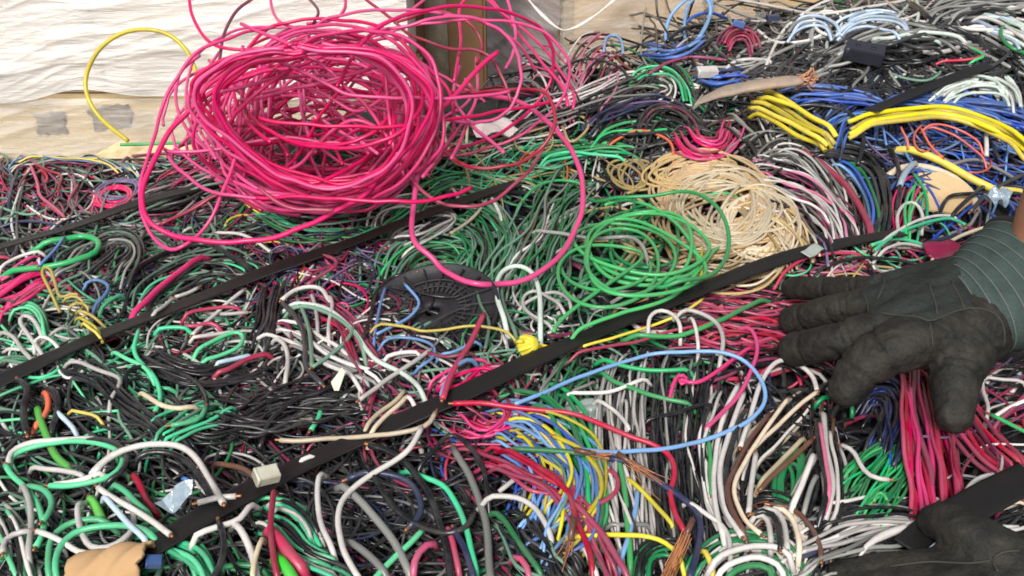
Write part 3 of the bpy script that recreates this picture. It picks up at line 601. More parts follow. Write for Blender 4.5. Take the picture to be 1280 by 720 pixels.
# ================================================================== STRAPS
strap_m = simple_mat('black_strapping', '151413', .5, hex2='1f1c1a', nscale=14, bump=.12, bscale=400, spec=.4)
def STRAP(label, pts, width, lift=7, name='strap'):
    """flat woven band pulled taut across the heap; points (x, y)"""
    px = spline(pts, 2.0)[:, :2]; P = land(px, .004)
    for it in range(2):
        Tn = np.gradient(P, axis=0); Tn[:, 2] = 0; Tn /= np.linalg.norm(Tn, axis=1)[:, None]+1e-9; S = np.stack([Tn[:, 1], -Tn[:, 0], np.zeros(len(P))], 1)
        zz = np.full(len(P), -1.0)
        for u in (-.5, -.25, 0, .25, .5):
            i, j = cells(P[:, 0]+S[:, 0]*u*width, P[:, 1]+S[:, 1]*u*width); zz = np.maximum(zz, H[j, i])
        ds = np.linalg.norm(np.diff(P[:, :2], axis=0), axis=1).mean()
        z = gauss(.8*runmax(gauss(zz, .01/ds), int(.03/ds))+.2*zz, .045/ds)+lift*.001
        P = at_z(px, z)
    for c in range(3): P[:, c] = gauss(P[:, c], 4)
    P = P[::3]; n = len(P)
    Tn = np.gradient(P, axis=0); Tn /= np.linalg.norm(Tn, axis=1)[:, None]
    S = np.cross(Tn, [0, 0, 1.0]); S /= np.linalg.norm(S, axis=1)[:, None]; Nn = np.cross(S, Tn)
    tl = wob(n, .10, 60)[:, None]; S = S*np.cos(tl)+Nn*np.sin(tl); Nn = np.cross(S, Tn)
    prof = [(-.5, -.4), (-.5, .4), (-.42, .6), (-.2, .35), (.2, .35), (.42, .6), (.5, .4), (.5, -.4), (0, -.6)]; k = len(prof)
    V = np.concatenate([[P[q]+S[q]*a*width+Nn[q]*b*.0016 for (a, b) in prof] for q in range(n)])
    q = np.arange(n-1)[:, None]*k+np.arange(k)[None]; q2 = np.arange(n-1)[:, None]*k+(np.arange(k)[None]+1) % k
    F = np.stack([q, q2, q2+k, q+k], -1).reshape(-1, 4)
    c0 = P[n//2]; me = mesh_from(name, V-c0, F, [list(range(k))[::-1], list(range((n-1)*k, n*k))], [strap_m])
    o = bpy.data.objects.new(name, me); COL.objects.link(o); o.location = c0; tag(o, label, 'strap')
    for u in np.linspace(-.5, .5, 13): splat(P+S*u*width, .003)
    return o
# black reel disc lying in the heap, built first so that wires cross it
def reel():
    cpx = np.array([[541.0, 390.0]]); c = land(cpx, .003)[0]
    plas = simple_mat('black_reel_plastic', '222225', .58, hex2='2c2c2e', nscale=30, bump=.2)
    root = thing('reel_flange', 'black plastic cable reel flange with radial ribs lying under the yellow wire', 'reel', tuple(c))
    R = .068; bm = bmesh.new()
    rings = [(.008, .002), (.016, .002), (.018, .001), (R*.60, .001), (R*.62, .002), (R*.64, .001), (R*.95, .001), (R*.97, .005), (R, .005), (R, -.004), (.008, -.004)]
    vs = [[bm.verts.new((rr*math.cos(a*math.pi/32), rr*math.sin(a*math.pi/32), z)) for a in range(64)] for rr, z in rings]
    for a, b in zip(vs, vs[1:]+vs[:1]):
        for q in range(64): bm.faces.new((a[q], a[(q+1) % 64], b[(q+1) % 64], b[q]))
    bmesh.ops.recalc_face_normals(bm, faces=bm.faces)
    rot = Matrix.Rotation(math.radians(-8), 4, 'Y') @ Matrix.Rotation(math.radians(12), 4, 'X')
    disc = bm_obj('disc', bm, plas, None); disc.parent = root; disc.matrix_local = rot
    for k in range(36):
        a = k*math.pi/18; bm = bmesh.new(); bmesh.ops.create_cube(bm, size=1)
        l0, l1 = (.026, R*.58) if k % 2 else (.026, R*.93)
        bmesh.ops.scale(bm, vec=(l1-l0, .0018, .004), verts=bm.verts); bmesh.ops.translate(bm, vec=((l0+l1)/2, 0, .003), verts=bm.verts)
        bmesh.ops.bevel(bm, geom=bm.edges[:], offset=.0004, segments=1, affect='EDGES')
        o = bm_obj('rib', bm, plas, None); o.parent = disc; o.matrix_local = Matrix.Rotation(a, 4, 'Z')
    for rr in (.034, .044):
        V, F, C = tube_geo(np.stack([rr*np.cos(np.linspace(0, 6.283, 49)), rr*np.sin(np.linspace(0, 6.283, 49)), np.full(49, .0035)], 1), .0011, 5)
        o = bpy.data.objects.new('ring_rib', mesh_from('ring_rib', V, F, (), [plas])); COL.objects.link(o); o.parent = disc
    M = np.array(rot.to_3x3()); a = RNG.uniform(0, 6.283, 9000); rr = R*np.sqrt(RNG.uniform(0.02, 1, 9000))
    splat(np.stack([rr*np.cos(a), rr*np.sin(a), np.full(9000, .004)], 1) @ M.T+c, .002)
reel()
STRAP('narrow dark strap crossing the left tangle below the wrapped pallet', [(-12, 312), (40, 297), (100, 280), (165, 256), (240, 236), (300, 222)], .017)
STRAP('upper black strap from the left edge to the green wires at centre', [(-14, 482), (60, 448), (130, 417), (230, 380), (330, 340), (430, 306), (520, 272), (610, 240), (650, 228)], .019)
STRAP('long black strap crossing the heap from bottom left to the tan coil', [(120, 730), (190, 684), (260, 642), (350, 594), (450, 548), (560, 500), (680, 444), (800, 392), (900, 352), (980, 322), (1060, 302), (1130, 290)], .020)
STRAP('black strap on the black cables at the upper right', [(1085, 140), (1130, 121), (1180, 101), (1240, 80)], .022)
STRAP('wide black strap at the lower right beside the second glove', [(1136, 690), (1168, 662), (1212, 634), (1295, 590)], .026, 6)
finish_tangles(.10, .034)
# ================================================================== SINGLE WIRES
def WS(rows):
    for row in rows:
        a = row[:4]; kw = row[4] if len(row) > 4 else {}
        W(a[0], a[1], a[2], a[3], **kw)
DV = {'dive': (.02, .02)}
WS([
 # --- back and right
 ('heavy black cable slanting down at the top right', [(1132, -4), (1160, 24), (1192, 38), (1216, 50), (1242, 62)], 'k', 6.5),
 ('thick grey cable looping at the top beside the drum', [(1018, 54), (1014, 40), (1030, 30), (1060, 32), (1095, 44)], 's', 5.0, DV),
 ('white cable bowed over red and green wires at the top right', [(1105, 44), (1128, 55), (1158, 65), (1188, 63), (1212, 52), (1222, 44)], 'w', 4.0, DV),
 ('crimson wire loop beside the white bowed cable', [(1134, 52), (1150, 47), (1188, 54), (1222, 62), (1230, 68), (1212, 74), (1160, 76)], 'r', 2.6),
 ('green wire beside the crimson loop at the top right', [(1140, 52), (1165, 46), (1210, 58), (1230, 70), (1205, 76)], 'b', 2.6),
 ('dark green wire loop at the far right edge', [(1290, 36), (1262, 30), (1250, 36), (1254, 50), (1268, 62), (1292, 68)], 'g', 3.2, {'lift': 6}),
 ('white wire arched in the top right corner', [(1196, 20), (1228, 12), (1262, 9), (1292, 14)], 'w', 3.2, {'lift': 5}),
 ('grey wire loop right of the broken sheath', [(1014, 96), (1036, 85), (1062, 74), (1080, 74), (1086, 84), (1074, 98), (1058, 108)], 's', 2.8, {'lift': 4}),
 ('second grey wire loop inside the first one right of the sheath', [(1012, 98), (1044, 89), (1072, 88), (1084, 97), (1082, 102)], 's', 2.8, {'lift': 4}),
 ('black cord arching over the yellow and blue cables', [(962, 148), (985, 136), (1015, 131), (1050, 136), (1072, 152), (1080, 178), (1074, 196)], 'k', 3.2, {'lift': 6}),
 ('mint wire dropping over the short yellow cables', [(972, 121), (988, 128), (1000, 146), (1006, 168)], 'm', 2.8, {'lift': 4}),
 ('royal blue flat strip leaning on the yellow cables', [(1016, 138), (1026, 154), (1038, 176)], 'u', 5.2, {'lift': 4}),
 ('white loop standing at the right edge by the yellow cable', [(1236, 186), (1232, 168), (1244, 156), (1264, 152), (1290, 158)], 'w', 3.4, {'lift': 8}),
 ('thick yellow cable sloping down to the right edge', [(1112, 180), (1150, 191), (1190, 209), (1222, 227), (1248, 238), (1292, 238)], 'y', 6.0, {'lift': 6}),
 ('thick crimson cable curving down towards the strap', [(990, 180), (1026, 203), (1056, 232), (1078, 265), (1094, 300)], 'r', 5.0, {'lift': 4}),
 ('thick cream cable curving below the yellow cable', [(1104, 214), (1148, 208), (1186, 219), (1212, 238), (1226, 258)], 'c', 5.0, {'lift': 2}),
 ('black cord arched beside the small white loop', [(1096, 178), (1116, 190), (1124, 222), (1120, 268)], 'k', 3.4, {'lift': 5}),
 ('pale plastic strip upright beside the arched black cord', [(1126, 226), (1136, 210), (1148, 198)], 'h', 4.6, {'lift': 8}),
 ('small white wire loop behind the glove', [(1126, 300), (1122, 272), (1130, 256), (1144, 254), (1152, 266), (1154, 284)], 'w', 2.6, {'lift': 8}),
 ('green wire curving right of the small white loop', [(1140, 216), (1154, 236), (1160, 258), (1156, 280)], 'b', 2.2, {'lift': 4}),
 ('mint wire pair arching towards the glove cuff', [(1092, 314), (1120, 294), (1156, 278), (1186, 273), (1208, 282)], 'm', 2.6, {'lift': 8}),
 ('white wire lying on the mint arch behind the cuff', [(1094, 308), (1124, 288), (1158, 272), (1186, 269), (1206, 276)], 'w', 2.2, {'lift': 9}),
 ('cream wire bent up in front of the glove cuff', [(1165, 334), (1167, 318), (1184, 303), (1212, 290), (1247, 281)], 'c', 2.6, {'lift': 14, 'tips': True}),
 ('navy wire lying behind the cream bent wire', [(1150, 306), (1178, 298), (1212, 292)], 'n', 3.0),
 ('white and mint wire running below the strap towards the cuff', [(1088, 308), (1120, 298), (1160, 308), (1205, 324)], 'm', 2.6, {'lift': 5}),
 ('white wire running beside the mint one above the glove', [(1092, 318), (1130, 304), (1170, 316), (1208, 336)], 'w', 2.2, {'lift': 5}),
 ('dark bent rod behind the glove cuff', [(1171, 270), (1182, 250), (1196, 243), (1240, 241), (1290, 243)], 'k', 3.0, {'lift': 10, 'stiff': 5}),
 ('dark slanting rod across the cream cable', [(1186, 272), (1206, 252), (1236, 226)], 'k', 3.0, {'lift': 12}),
 ('charcoal cord rising to the right edge above the cuff', [(1212, 266), (1238, 240), (1266, 224), (1292, 214)], 'd', 3.4, {'lift': 10}),
 ('grey cord crossing the blue cables at the right edge', [(1190, 205), (1220, 200), (1248, 212), (1270, 224)], 's', 2.8, {'lift': 4}),
 ('crimson wire looping in front of the strap above the glove', [(968, 350), (985, 335), (1010, 322), (1050, 316), (1088, 318)], 'r', 2.4, {'lift': 6}),
 ('black wire arched just above the glove knuckles', [(1010, 345), (1040, 330), (1085, 322), (1130, 326), (1175, 340)], 'k', 2.4, {'lift': 6}),
 ('black plug lead behind the grey loops', [(985, 78), (1008, 58), (1028, 48), (1052, 56), (1064, 64)], 'k', 2.8, {'lift': 4}),
 # --- centre back
 ('small blue wire loop standing on the back edge of the heap', [(754, 66), (757, 50), (766, 44), (776, 50), (780, 68)], 'l', 3.0, {'lift': 10}),
 ('black wire arched over the striped hank', [(690, 106), (694, 92), (712, 80), (740, 74), (768, 80), (784, 92), (789, 104)], 'k', 2.6, {'lift': 12}),
 ('crimson dull cable lying right of the striped hank', [(812, 92), (836, 78), (866, 72), (906, 74)], 'q', 3.2, {'lift': 3}),
 ('white cable above the grey broken sheath', [(905, 86), (920, 76), (944, 74), (972, 78)], 'w', 3.4),
 ('tan wire loop right of the magenta tangle', [(700, 148), (706, 166), (712, 178), (724, 172), (737, 156), (728, 145), (706, 142)], 't', 2.2, {'lift': 6}),
 ('orange tan wire bowed over green cables at centre back', [(752, 186), (770, 176), (794, 164), (818, 166), (838, 178), (842, 205)], 'o', 2.2, {'lift': 6}),
 ('cream wire loop below the magenta loop at centre', [(563, 182), (556, 168), (562, 152), (576, 146), (584, 158), (582, 175)], 'c', 2.4, {'lift': 10}),
 ('tan wire bent down at the green wires', [(556, 184), (568, 204), (582, 210), (586, 232)], 't', 2.6, {'lift': 6}),
 ('white short wire bits on the upper strap', [(562, 230), (568, 240), (574, 250)], 'w', 2.4, {'lift': 6}),
 ('white wire end crossing the strap near the green wires', [(614, 248), (622, 262), (628, 278)], 'w', 2.6, {'lift': 6}),
 ('cream wire rising across the upper strap', [(562, 292), (584, 278), (600, 262), (608, 250)], 'c', 2.4, {'lift': 7}),
 ('grey wire lying across the green coil', [(654, 287), (700, 291), (742, 298), (786, 297), (804, 306), (814, 322)], 's', 2.8, {'lift': 5}),
 ('green wire sweeping up left of the green coil', [(640, 270), (664, 238), (692, 226), (720, 228), (736, 238)], 'b', 2.4, {'lift': 5}),
 ('faded green wire leaning across the green hank', [(598, 346), (616, 318), (634, 288), (652, 252)], 'e', 2.0, {'lift': 6}),
 ('big green wire ring over the tan coil', [(734, 236), (756, 246), (806, 246), (850, 239), (880, 246), (902, 266), (911, 296), (906, 324), (888, 344), (858, 350), (820, 344)], 'b', 2.8, {'lift': 40}),
 ('green wire tied across the tan coil', [(818, 224), (836, 230), (860, 244), (905, 242), (926, 250), (930, 258)], 'b', 2.4, {'lift': 6}),
 ('green wire sweeping from the coil to the strap edge', [(912, 290), (894, 312), (842, 370), (780, 390), (728, 410), (700, 432)], 'b', 2.6, {'lift': 8}),
 ('yellow wire standing in the tan coil', [(880, 304), (876, 322), (878, 344)], 'y', 2.2, {'lift': 6}),
 # --- left
 ('bright green thick cable loop at the left edge', [(34, 303), (70, 300), (106, 295), (124, 302), (120, 316), (92, 326), (50, 334), (-8, 339)], 'b', 4.2, {'lift': 8}),
 ('white wire end inside the green cable loop', [(-6, 338), (24, 321), (57, 311)], 'w', 2.4, {'lift': 6}),
 ('steel blue wire across the green cable loop', [(48, 333), (66, 316), (80, 296)], 'l', 2.0, {'lift': 14}),
 ('thick black cable lying beside the magenta loop at left', [(150, 348), (200, 320), (252, 304), (290, 322), (330, 346)], 'k', 4.6, {'lift': 3}),
 ('charcoal cord arched over the heap edge at left', [(34, 184), (56, 170), (90, 164), (130, 163), (156, 172), (164, 190)], 'd', 3.4, {'lift': 14, 'cap': .07}),
 ('second charcoal cord beside the first at the left heap edge', [(52, 190), (80, 172), (112, 166), (146, 168), (163, 182), (165, 196)], 'd', 3.0, {'lift': 10, 'cap': .07}),
 ('crimson wire bent in zigzag at the left edge', [(10, 192), (24, 184), (36, 200), (46, 224), (50, 244), (66, 258), (80, 272)], 'r', 2.4, {'lift': 6}),
 ('second crimson wire crooked at the left edge', [(38, 200), (60, 214), (78, 220), (70, 236)], 'r', 2.2, {'lift': 6}),
 ('crimson wire leaning beside the little coil', [(84, 252), (94, 236), (97, 224)], 'r', 2.2, {'lift': 6}),
 ('navy wire leaning at the left edge', [(8, 258), (16, 230), (26, 204)], 'n', 2.2, {'lift': 6}),
 ('white wire under the magenta left loop', [(224, 292), (238, 284), (246, 280)], 'w', 2.2),
 ('pale grey green flat wire at the left magenta loop', [(168, 312), (176, 298), (184, 284)], 's', 3.4),
 ('mint wire upright beside the magenta loop crossing', [(258, 272), (268, 288), (276, 302), (286, 314)], 'e', 2.6, {'lift': 4}),
 ('white wire crossing the strap at left of centre', [(270, 290), (298, 292), (318, 300), (340, 316)], 'w', 2.4, {'lift': 3}),
 ('yellow thin wire near the left magenta loop', [(278, 280), (296, 270), (318, 266)], 'y', 1.8),
 ('white wires arch below the upper strap', [(352, 376), (368, 362), (388, 358), (404, 364), (414, 382)], 'w', 3.0, {'lift': 6}),
 ('pink wire bent above the upper strap', [(384, 356), (404, 342), (420, 332), (418, 324), (406, 320)], 'r', 2.6, {'lift': 5}),
 ('mint grey long wire arching down to the middle', [(344, 382), (372, 378), (408, 386), (440, 412), (462, 440), (474, 452), (500, 466), (520, 480), (540, 504)], 'z', 3.0, {'lift': 8}),
 ('faded green wire arching beside the mint grey one', [(350, 388), (384, 384), (420, 396), (450, 424), (458, 450)], 'e', 2.8, {'lift': 6}),
 ('white wire hanging straight left of the crimson bundle', [(386, 360), (393, 380), (396, 400), (397, 418)], 'w', 2.6, {'lift': 8}),
 ('second white wire hanging beside the crimson bundle', [(408, 362), (416, 378), (412, 400), (410, 428)], 'w', 2.6, {'lift': 8}),
 ('faded green wire dropping through the white ones', [(372, 372), (382, 398), (388, 430), (391, 460)], 'e', 2.8, {'lift': 8}),
 ('green wire slanting up from the faded green one', [(390, 460), (412, 444), (434, 424), (442, 408)], 'e', 2.4, {'lift': 8}),
 ('white wire curving down above the black bundle', [(336, 420), (352, 426), (359, 440), (358, 462), (354, 482)], 'w', 3.0, {'lift': 8}),
 ('pink wire curled behind the white curving one', [(336, 408), (356, 404), (366, 418), (360, 440)], 'q', 2.8, {'lift': 4}),
 ('charcoal cord looping across the black bundle', [(352, 378), (372, 400), (382, 430), (384, 460), (404, 482)], 'd', 3.6, {'lift': 8}),
 ('short white wire lying diagonally below the disc', [(448, 500), (474, 482), (500, 464), (526, 446), (540, 436)], 'w', 2.8, {'lift': 10, 'tips': True}),
 ('white wire lying level below the reel disc', [(474, 448), (492, 442), (520, 440), (532, 442)], 'w', 2.8, {'lift': 8}),
 ('cream wire bent down at the lower strap', [(500, 480), (506, 486), (494, 502), (470, 520), (450, 544)], 'c', 2.8, {'lift': 10}),
 ('second cream wire beside the bent one at the strap', [(512, 486), (502, 504), (478, 524), (458, 548)], 'c', 2.8, {'lift': 9}),
 ('white short wire poking out above the lower strap', [(508, 490), (516, 502), (522, 511)], 'w', 2.6, {'lift': 8}),
 ('crimson thick wire end leaning below the reel disc', [(604, 393), (592, 420), (576, 448), (562, 474), (552, 500)], 'r', 3.6, {'lift': 14, 'tips': True}),
 ('steel blue wire curving beside the crimson wire end', [(600, 447), (582, 450), (566, 462), (556, 480), (548, 496)], 'l', 2.8, {'lift': 6}),
 ('blue wire rising along the left rim of the reel disc', [(466, 430), (472, 400), (478, 372), (484, 350)], 'l', 2.0, {'lift': 6}),
 ('blue wire bent across the reel disc', [(506, 354), (518, 368), (524, 380), (514, 394), (494, 406), (470, 418)], 'l', 2.0, {'lift': 6}),
 ('blue wire loop at the lower rim of the reel disc', [(468, 428), (496, 422), (524, 424), (542, 432), (542, 446), (528, 456), (512, 456)], 'l', 2.0, {'lift': 6}),
 ('steel wire running from the disc to the crimson wire end', [(544, 442), (566, 440), (586, 430), (604, 424)], 'l', 2.0, {'lift': 5}),
 ('yellow wire stretched over the reel disc to the yellow wire nut', [(456, 412), (466, 405), (484, 406), (508, 409), (528, 414), (558, 411), (590, 408), (620, 411), (640, 418), (656, 426)], 'y', 1.9, {'lift': 12}),
 ('yellow wire running from the strap to the upper right', [(728, 434), (772, 420), (812, 408), (846, 396), (864, 384), (878, 373)], 'y', 1.9, {'lift': 8, 'tips': True}),
 ('short yellow wire between the nut and the strap', [(672, 428), (682, 433), (694, 435)], 'y', 1.9, {'lift': 8}),
 ('white wire knot loop right of the yellow wire nut', [(642, 388), (668, 372), (694, 366), (712, 374), (716, 384)], 'w', 2.4, {'lift': 6}),
 ('white wire ring right of the reel disc', [(700, 410), (672, 398), (654, 384), (654, 370), (668, 364), (690, 374), (712, 386)], 'w', 2.4, {'lift': 8}),
 ('pale heavy wire loop arching beside the reel disc', [(638, 420), (626, 388), (621, 358), (630, 338), (650, 333), (668, 346), (675, 376), (677, 424)], 'z', 3.4, {'lift': 10}),
 ('faded green wire loop inside the pale heavy loop', [(648, 424), (632, 390), (628, 362), (638, 344), (654, 342)], 'e', 2.6, {'lift': 6}),
 ('black wire beneath the green sweep', [(712, 392), (724, 376), (744, 370), (764, 374)], 'k', 3.2, {'lift': 4}),
 ('thin black wire lying across the upper half of the reel disc', [(470, 356), (510, 362), (560, 372), (612, 364)], 'k', 1.6, {'lift': 3}),
 ('thin charcoal wire slanting over the reel disc', [(500, 432), (540, 404), (580, 384), (620, 376)], 'd', 1.5, {'lift': 3}),
 ('black cord curling over the left rim of the reel disc', [(452, 430), (462, 396), (470, 368), (492, 346), (520, 340)], 'k', 2.6, {'lift': 4}),
 ('faded green wire crossing the right rim of the reel disc', [(590, 350), (600, 378), (612, 404), (606, 436)], 'e', 2.2, {'lift': 4}),
 ('plum wire crossing the lower rim of the reel disc', [(480, 448), (520, 438), (560, 446), (600, 436)], 'q', 2.2, {'lift': 4}),
 # --- the left, lower
 ('white wire loop standing at the far left', [(58, 446), (36, 420), (24, 402), (30, 394), (42, 400), (54, 420)], 'w', 2.8, {'lift': 8}),
 ('white wire bent down at the far left', [(-6, 412), (16, 420), (30, 440), (44, 452)], 'w', 2.8, {'lift': 6}),
 ('white wire arch crossing the far left loop', [(40, 436), (48, 422), (60, 422), (76, 436)], 'w', 2.4, {'lift': 9}),
 ('mint and white pair lying at the left edge above the strap', [(-6, 449), (16, 448), (36, 447)], 'm', 3.0, {'lift': 5}),
 ('mint wire tip above the yellow knot', [(120, 390), (138, 376), (156, 364)], 'm', 2.6, {'lift': 6}),
 ('blue wire loop above the yellow knot', [(112, 384), (128, 372), (136, 358), (120, 350), (98, 356)], 'l', 2.4, {'lift': 7}),
 ('thick magenta cable with a pale cut end leaning at left', [(264, 313), (238, 330), (206, 354), (178, 380), (156, 400)], 'p', 4.2, {'lift': 12}),
 ('white wire tip beside the yellow knot', [(186, 394), (204, 384), (222, 368)], 'w', 2.6, {'lift': 8}),
 ('white short wire above the crimson scraps', [(218, 372), (236, 366), (250, 358)], 'w', 2.6, {'lift': 8}),
 ('long white wire slanting through the mint ends', [(240, 420), (262, 398), (284, 378), (306, 363)], 'w', 2.6, {'lift': 8}),
 ('white wire lying level above the black bundle', [(232, 421), (270, 418), (306, 414)], 'w', 2.6, {'lift': 7}),
 ('crimson wire lying level above the mint loop', [(222, 394), (252, 387), (280, 384), (306, 385)], 'r', 2.6, {'lift': 7}),
 ('white wire beneath the level crimson wire', [(256, 391), (284, 392), (312, 391)], 'w', 2.6, {'lift': 6}),
 ('second crimson wire below the level one', [(222, 407), (246, 408), (262, 404), (280, 408)], 'r', 2.8, {'lift': 6}),
 ('mint wire lying level below the strap', [(188, 411), (214, 410), (242, 410)], 'm', 2.8, {'lift': 7}),
 ('mint wire looped back on itself above the black bundle', [(234, 446), (262, 428), (290, 416), (304, 420), (298, 434), (270, 446), (240, 452)], 'm', 2.8, {'lift': 8}),
 ('pale blue white wire below the mint loop', [(262, 456), (290, 450), (320, 442)], 'h', 3.0, {'lift': 7}),
 ('thick crimson wire end lying on the black bundle', [(260, 466), (284, 462), (310, 450), (344, 438)], 'r', 3.4, {'lift': 10}),
 ('mint wire winding down from the strap', [(173, 412), (168, 434), (174, 450), (188, 464), (198, 482), (200, 500), (192, 516)], 'm', 2.8, {'lift': 8}),
 ('mint wire slanting down to the winding one', [(134, 434), (156, 448), (178, 458), (194, 474)], 'm', 2.6, {'lift': 7}),
 ('mint wire tail below the winding one', [(190, 485), (208, 486), (222, 485)], 'm', 2.6, {'lift': 6}),
 ('half mint, half white wire bending down below the strap', [(72, 448), (84, 452), (100, 453), (122, 462), (142, 468), (151, 474), (146, 486), (138, 500), (131, 514)], 'w', 2.6, {'lift': 8}),
 ('bone white thick wire bent below the winding mint wire', [(168, 484), (186, 496), (208, 508), (228, 511), (250, 503)], 'c', 3.0, {'lift': 10}),
 ('black wire ring around the bone white wire', [(152, 486), (158, 466), (182, 457), (218, 464), (246, 480), (258, 502), (254, 522), (232, 532)], 'k', 2.8, {'lift': 8}),
 ('mint wire continuing from the black ring', [(258, 508), (250, 522), (232, 528), (212, 532)], 'm', 2.8, {'lift': 9}),
 ('short yellow wire at the lower left', [(80, 511), (98, 515), (116, 519), (130, 526)], 'y', 2.0, {'lift': 8}),
 ('orange cable curling at the left edge', [(50, 482), (60, 496), (60, 514), (50, 528), (36, 538)], 'o', 3.6, {'lift': 1}),
 ('thick charcoal cord arching at the left edge', [(22, 474), (34, 486), (30, 512), (34, 545)], 'k', 4.2, {'lift': 4}),
 ('second thick charcoal cord right of the orange cable', [(56, 478), (72, 494), (70, 520), (60, 545)], 'k', 4.2, {'lift': 4}),
 ('lime green thick cable under the left mint loop', [(44, 498), (50, 524), (58, 545), (72, 572), (96, 590)], 'f', 4.4),
 ('second lime green thick cable piece at lower left', [(112, 622), (122, 636), (128, 652)], 'f', 5.0),
 ('pale blue wire slanting at the lower left', [(66, 508), (80, 524), (96, 540)], 'h', 3.0, {'lift': 5}),
 ('long cream wire lying across the lower strap', [(348, 550), (380, 551), (420, 548), (470, 544), (508, 540), (534, 531), (546, 514)], 'c', 2.8, {'lift': 10, 'tips': True}),
 ('wide black cord loop left of the lower strap', [(320, 548), (344, 520), (372, 498), (400, 490), (440, 470), (470, 462), (486, 474)], 'k', 3.2, {'lift': 7}),
 ('mint and white short pair beside the lower strap', [(388, 538), (398, 524), (402, 508)], 'm', 3.0, {'lift': 5}),
 # --- lower left mint loops
 ('mint wire of the large lying loop at lower left', [(12, 588), (14, 572), (36, 560), (78, 552), (126, 555), (150, 566), (152, 582), (134, 597), (100, 606), (60, 607)], 'm', 3.2, {'lift': 14}),
 ('white wire of the large lying loop at lower left', [(10, 582), (14, 566), (36, 554), (80, 549), (118, 549)], 'w', 3.2, {'lift': 15}),
 ('black wire of the large lying loop at lower left', [(90, 551), (130, 551), (154, 560), (159, 576), (146, 594), (120, 606)], 'k', 3.2, {'lift': 16}),
 ('white wire lower side of the large lying loop', [(148, 564), (130, 576), (116, 588), (112, 594)], 'w', 3.2, {'lift': 12}),
 ('white wire running inside the large lying loop', [(30, 580), (54, 586), (84, 590), (112, 594)], 'w', 3.0, {'lift': 8}),
 ('white wire below the large lying loop', [(52, 606), (80, 604), (110, 598), (136, 586)], 'w', 3.0, {'lift': 12}),
 ('mint wire curling down at the far lower left', [(6, 580), (14, 594), (30, 608), (46, 628), (54, 650), (54, 668), (44, 684)], 'm', 3.2, {'lift': 12}),
 ('mint wire bulging right beside the curling one', [(34, 608), (54, 612), (64, 626), (60, 642), (52, 652)], 'm', 3.2, {'lift': 10}),
 ('white wire bending down at the far lower left', [(20, 598), (34, 616), (39, 640), (38, 670), (32, 700)], 'w', 3.2, {'lift': 10}),
 ('outer mint arc of the bottom left pair', [(60, 730), (60, 696), (66, 672), (84, 656), (112, 650), (146, 651)], 'm', 3.4, {'lift': 14}),
 ('inner mint arc of the bottom left pair', [(68, 730), (70, 700), (80, 678), (102, 662), (136, 657), (172, 660), (206, 676)], 'm', 3.4, {'lift': 13}),
 ('white wire loop under the bottom mint arcs', [(106, 610), (98, 634), (101, 662), (112, 682), (136, 684), (158, 672), (168, 654), (164, 628), (146, 606)], 'w', 3.2, {'lift': 8}),
 ('white wire running from the mint arcs to the cardboard', [(46, 664), (76, 676), (100, 690), (130, 692)], 'w', 3.0, {'lift': 9}),
 ('second white loop end at the far lower left', [(4, 692), (6, 676), (22, 666), (38, 664)], 'w', 3.0, {'lift': 6}),
 ('white wire slanting down to the lower strap', [(122, 608), (140, 622), (172, 640), (214, 668)], 'w', 3.2, {'lift': 12}),
 ('pale blue white wire slanting beside it', [(124, 612), (142, 634), (162, 656), (186, 676)], 'h', 3.0, {'lift': 10}),
 ('mint wire slanting to the shiny plastic scrap', [(134, 600), (156, 614), (176, 632), (192, 643)], 'm', 3.2, {'lift': 12}),
 ('thick white wire arch at lower left', [(116, 594), (132, 576), (156, 562), (190, 555), (222, 558), (246, 574), (264, 602), (280, 630)], 'w', 3.6, {'lift': 16}),
 ('thick black wire following the white arch', [(160, 572), (196, 564), (228, 574), (252, 600), (270, 632)], 'k', 3.4, {'lift': 8}),
 ('white wire running up to the lower strap', [(234, 672), (264, 662), (296, 650), (312, 632), (322, 620)], 'w', 3.2, {'lift': 9}),
 ('white wire piece above the shiny plastic scrap', [(246, 629), (270, 622), (296, 620)], 'w', 3.2, {'lift': 8}),
 ('white wire hanging right below the lower strap', [(286, 646), (302, 664), (314, 690), (322, 730)], 'w', 3.6, {'lift': 9}),
 ('cream wire end beside the hanging white wire', [(330, 664), (322, 690), (314, 726)], 'c', 2.8, {'lift': 9}),
 ('crimson wire winding behind the plastic scrap', [(162, 584), (174, 606), (184, 628), (200, 640)], 'r', 3.6, {'lift': 3}),
 ('brown wire near the white connector block', [(260, 578), (286, 582), (308, 588), (326, 602)], 'a', 3.2, {'lift': 5}),
 ('black cord hanging down from the lower strap', [(272, 650), (280, 676), (276, 706), (262, 730)], 'k', 3.4, {'lift': 8}),
 ('steel blue wire at lower left under black ones', [(226, 590), (236, 604), (238, 620)], 'l', 2.8),
 # --- lower middle
 ('magenta wire standing in front of the red tube', [(342, 600), (340, 630), (338, 660), (342, 690), (348, 730)], 'r', 3.2, {'lift': 18}),
 ('thick red tube end beside the mint arcs', [(330, 654), (350, 676), (366, 696), (382, 714)], 'r', 6.4, {'lift': 6}),
 ('lime green thick tube beside the red tube', [(340, 690), (356, 706), (372, 730)], 'f', 6.0, {'lift': 5}),
 ('mint wire at the bottom middle', [(462, 730), (490, 700), (514, 678), (531, 660)], 'm', 3.2, {'lift': 14, 'tips': True}),
 ('mint wire hanging right of the bottom middle one', [(498, 574), (520, 592), (552, 606), (572, 634), (586, 670), (598, 730)], 'm', 3.2, {'lift': 12}),
 ('white wire swinging in a wide bow in the lower middle', [(528, 534), (512, 560), (490, 578), (458, 598), (430, 622), (422, 650), (428, 684), (450, 724)], 'w', 3.2, {'lift': 18}),
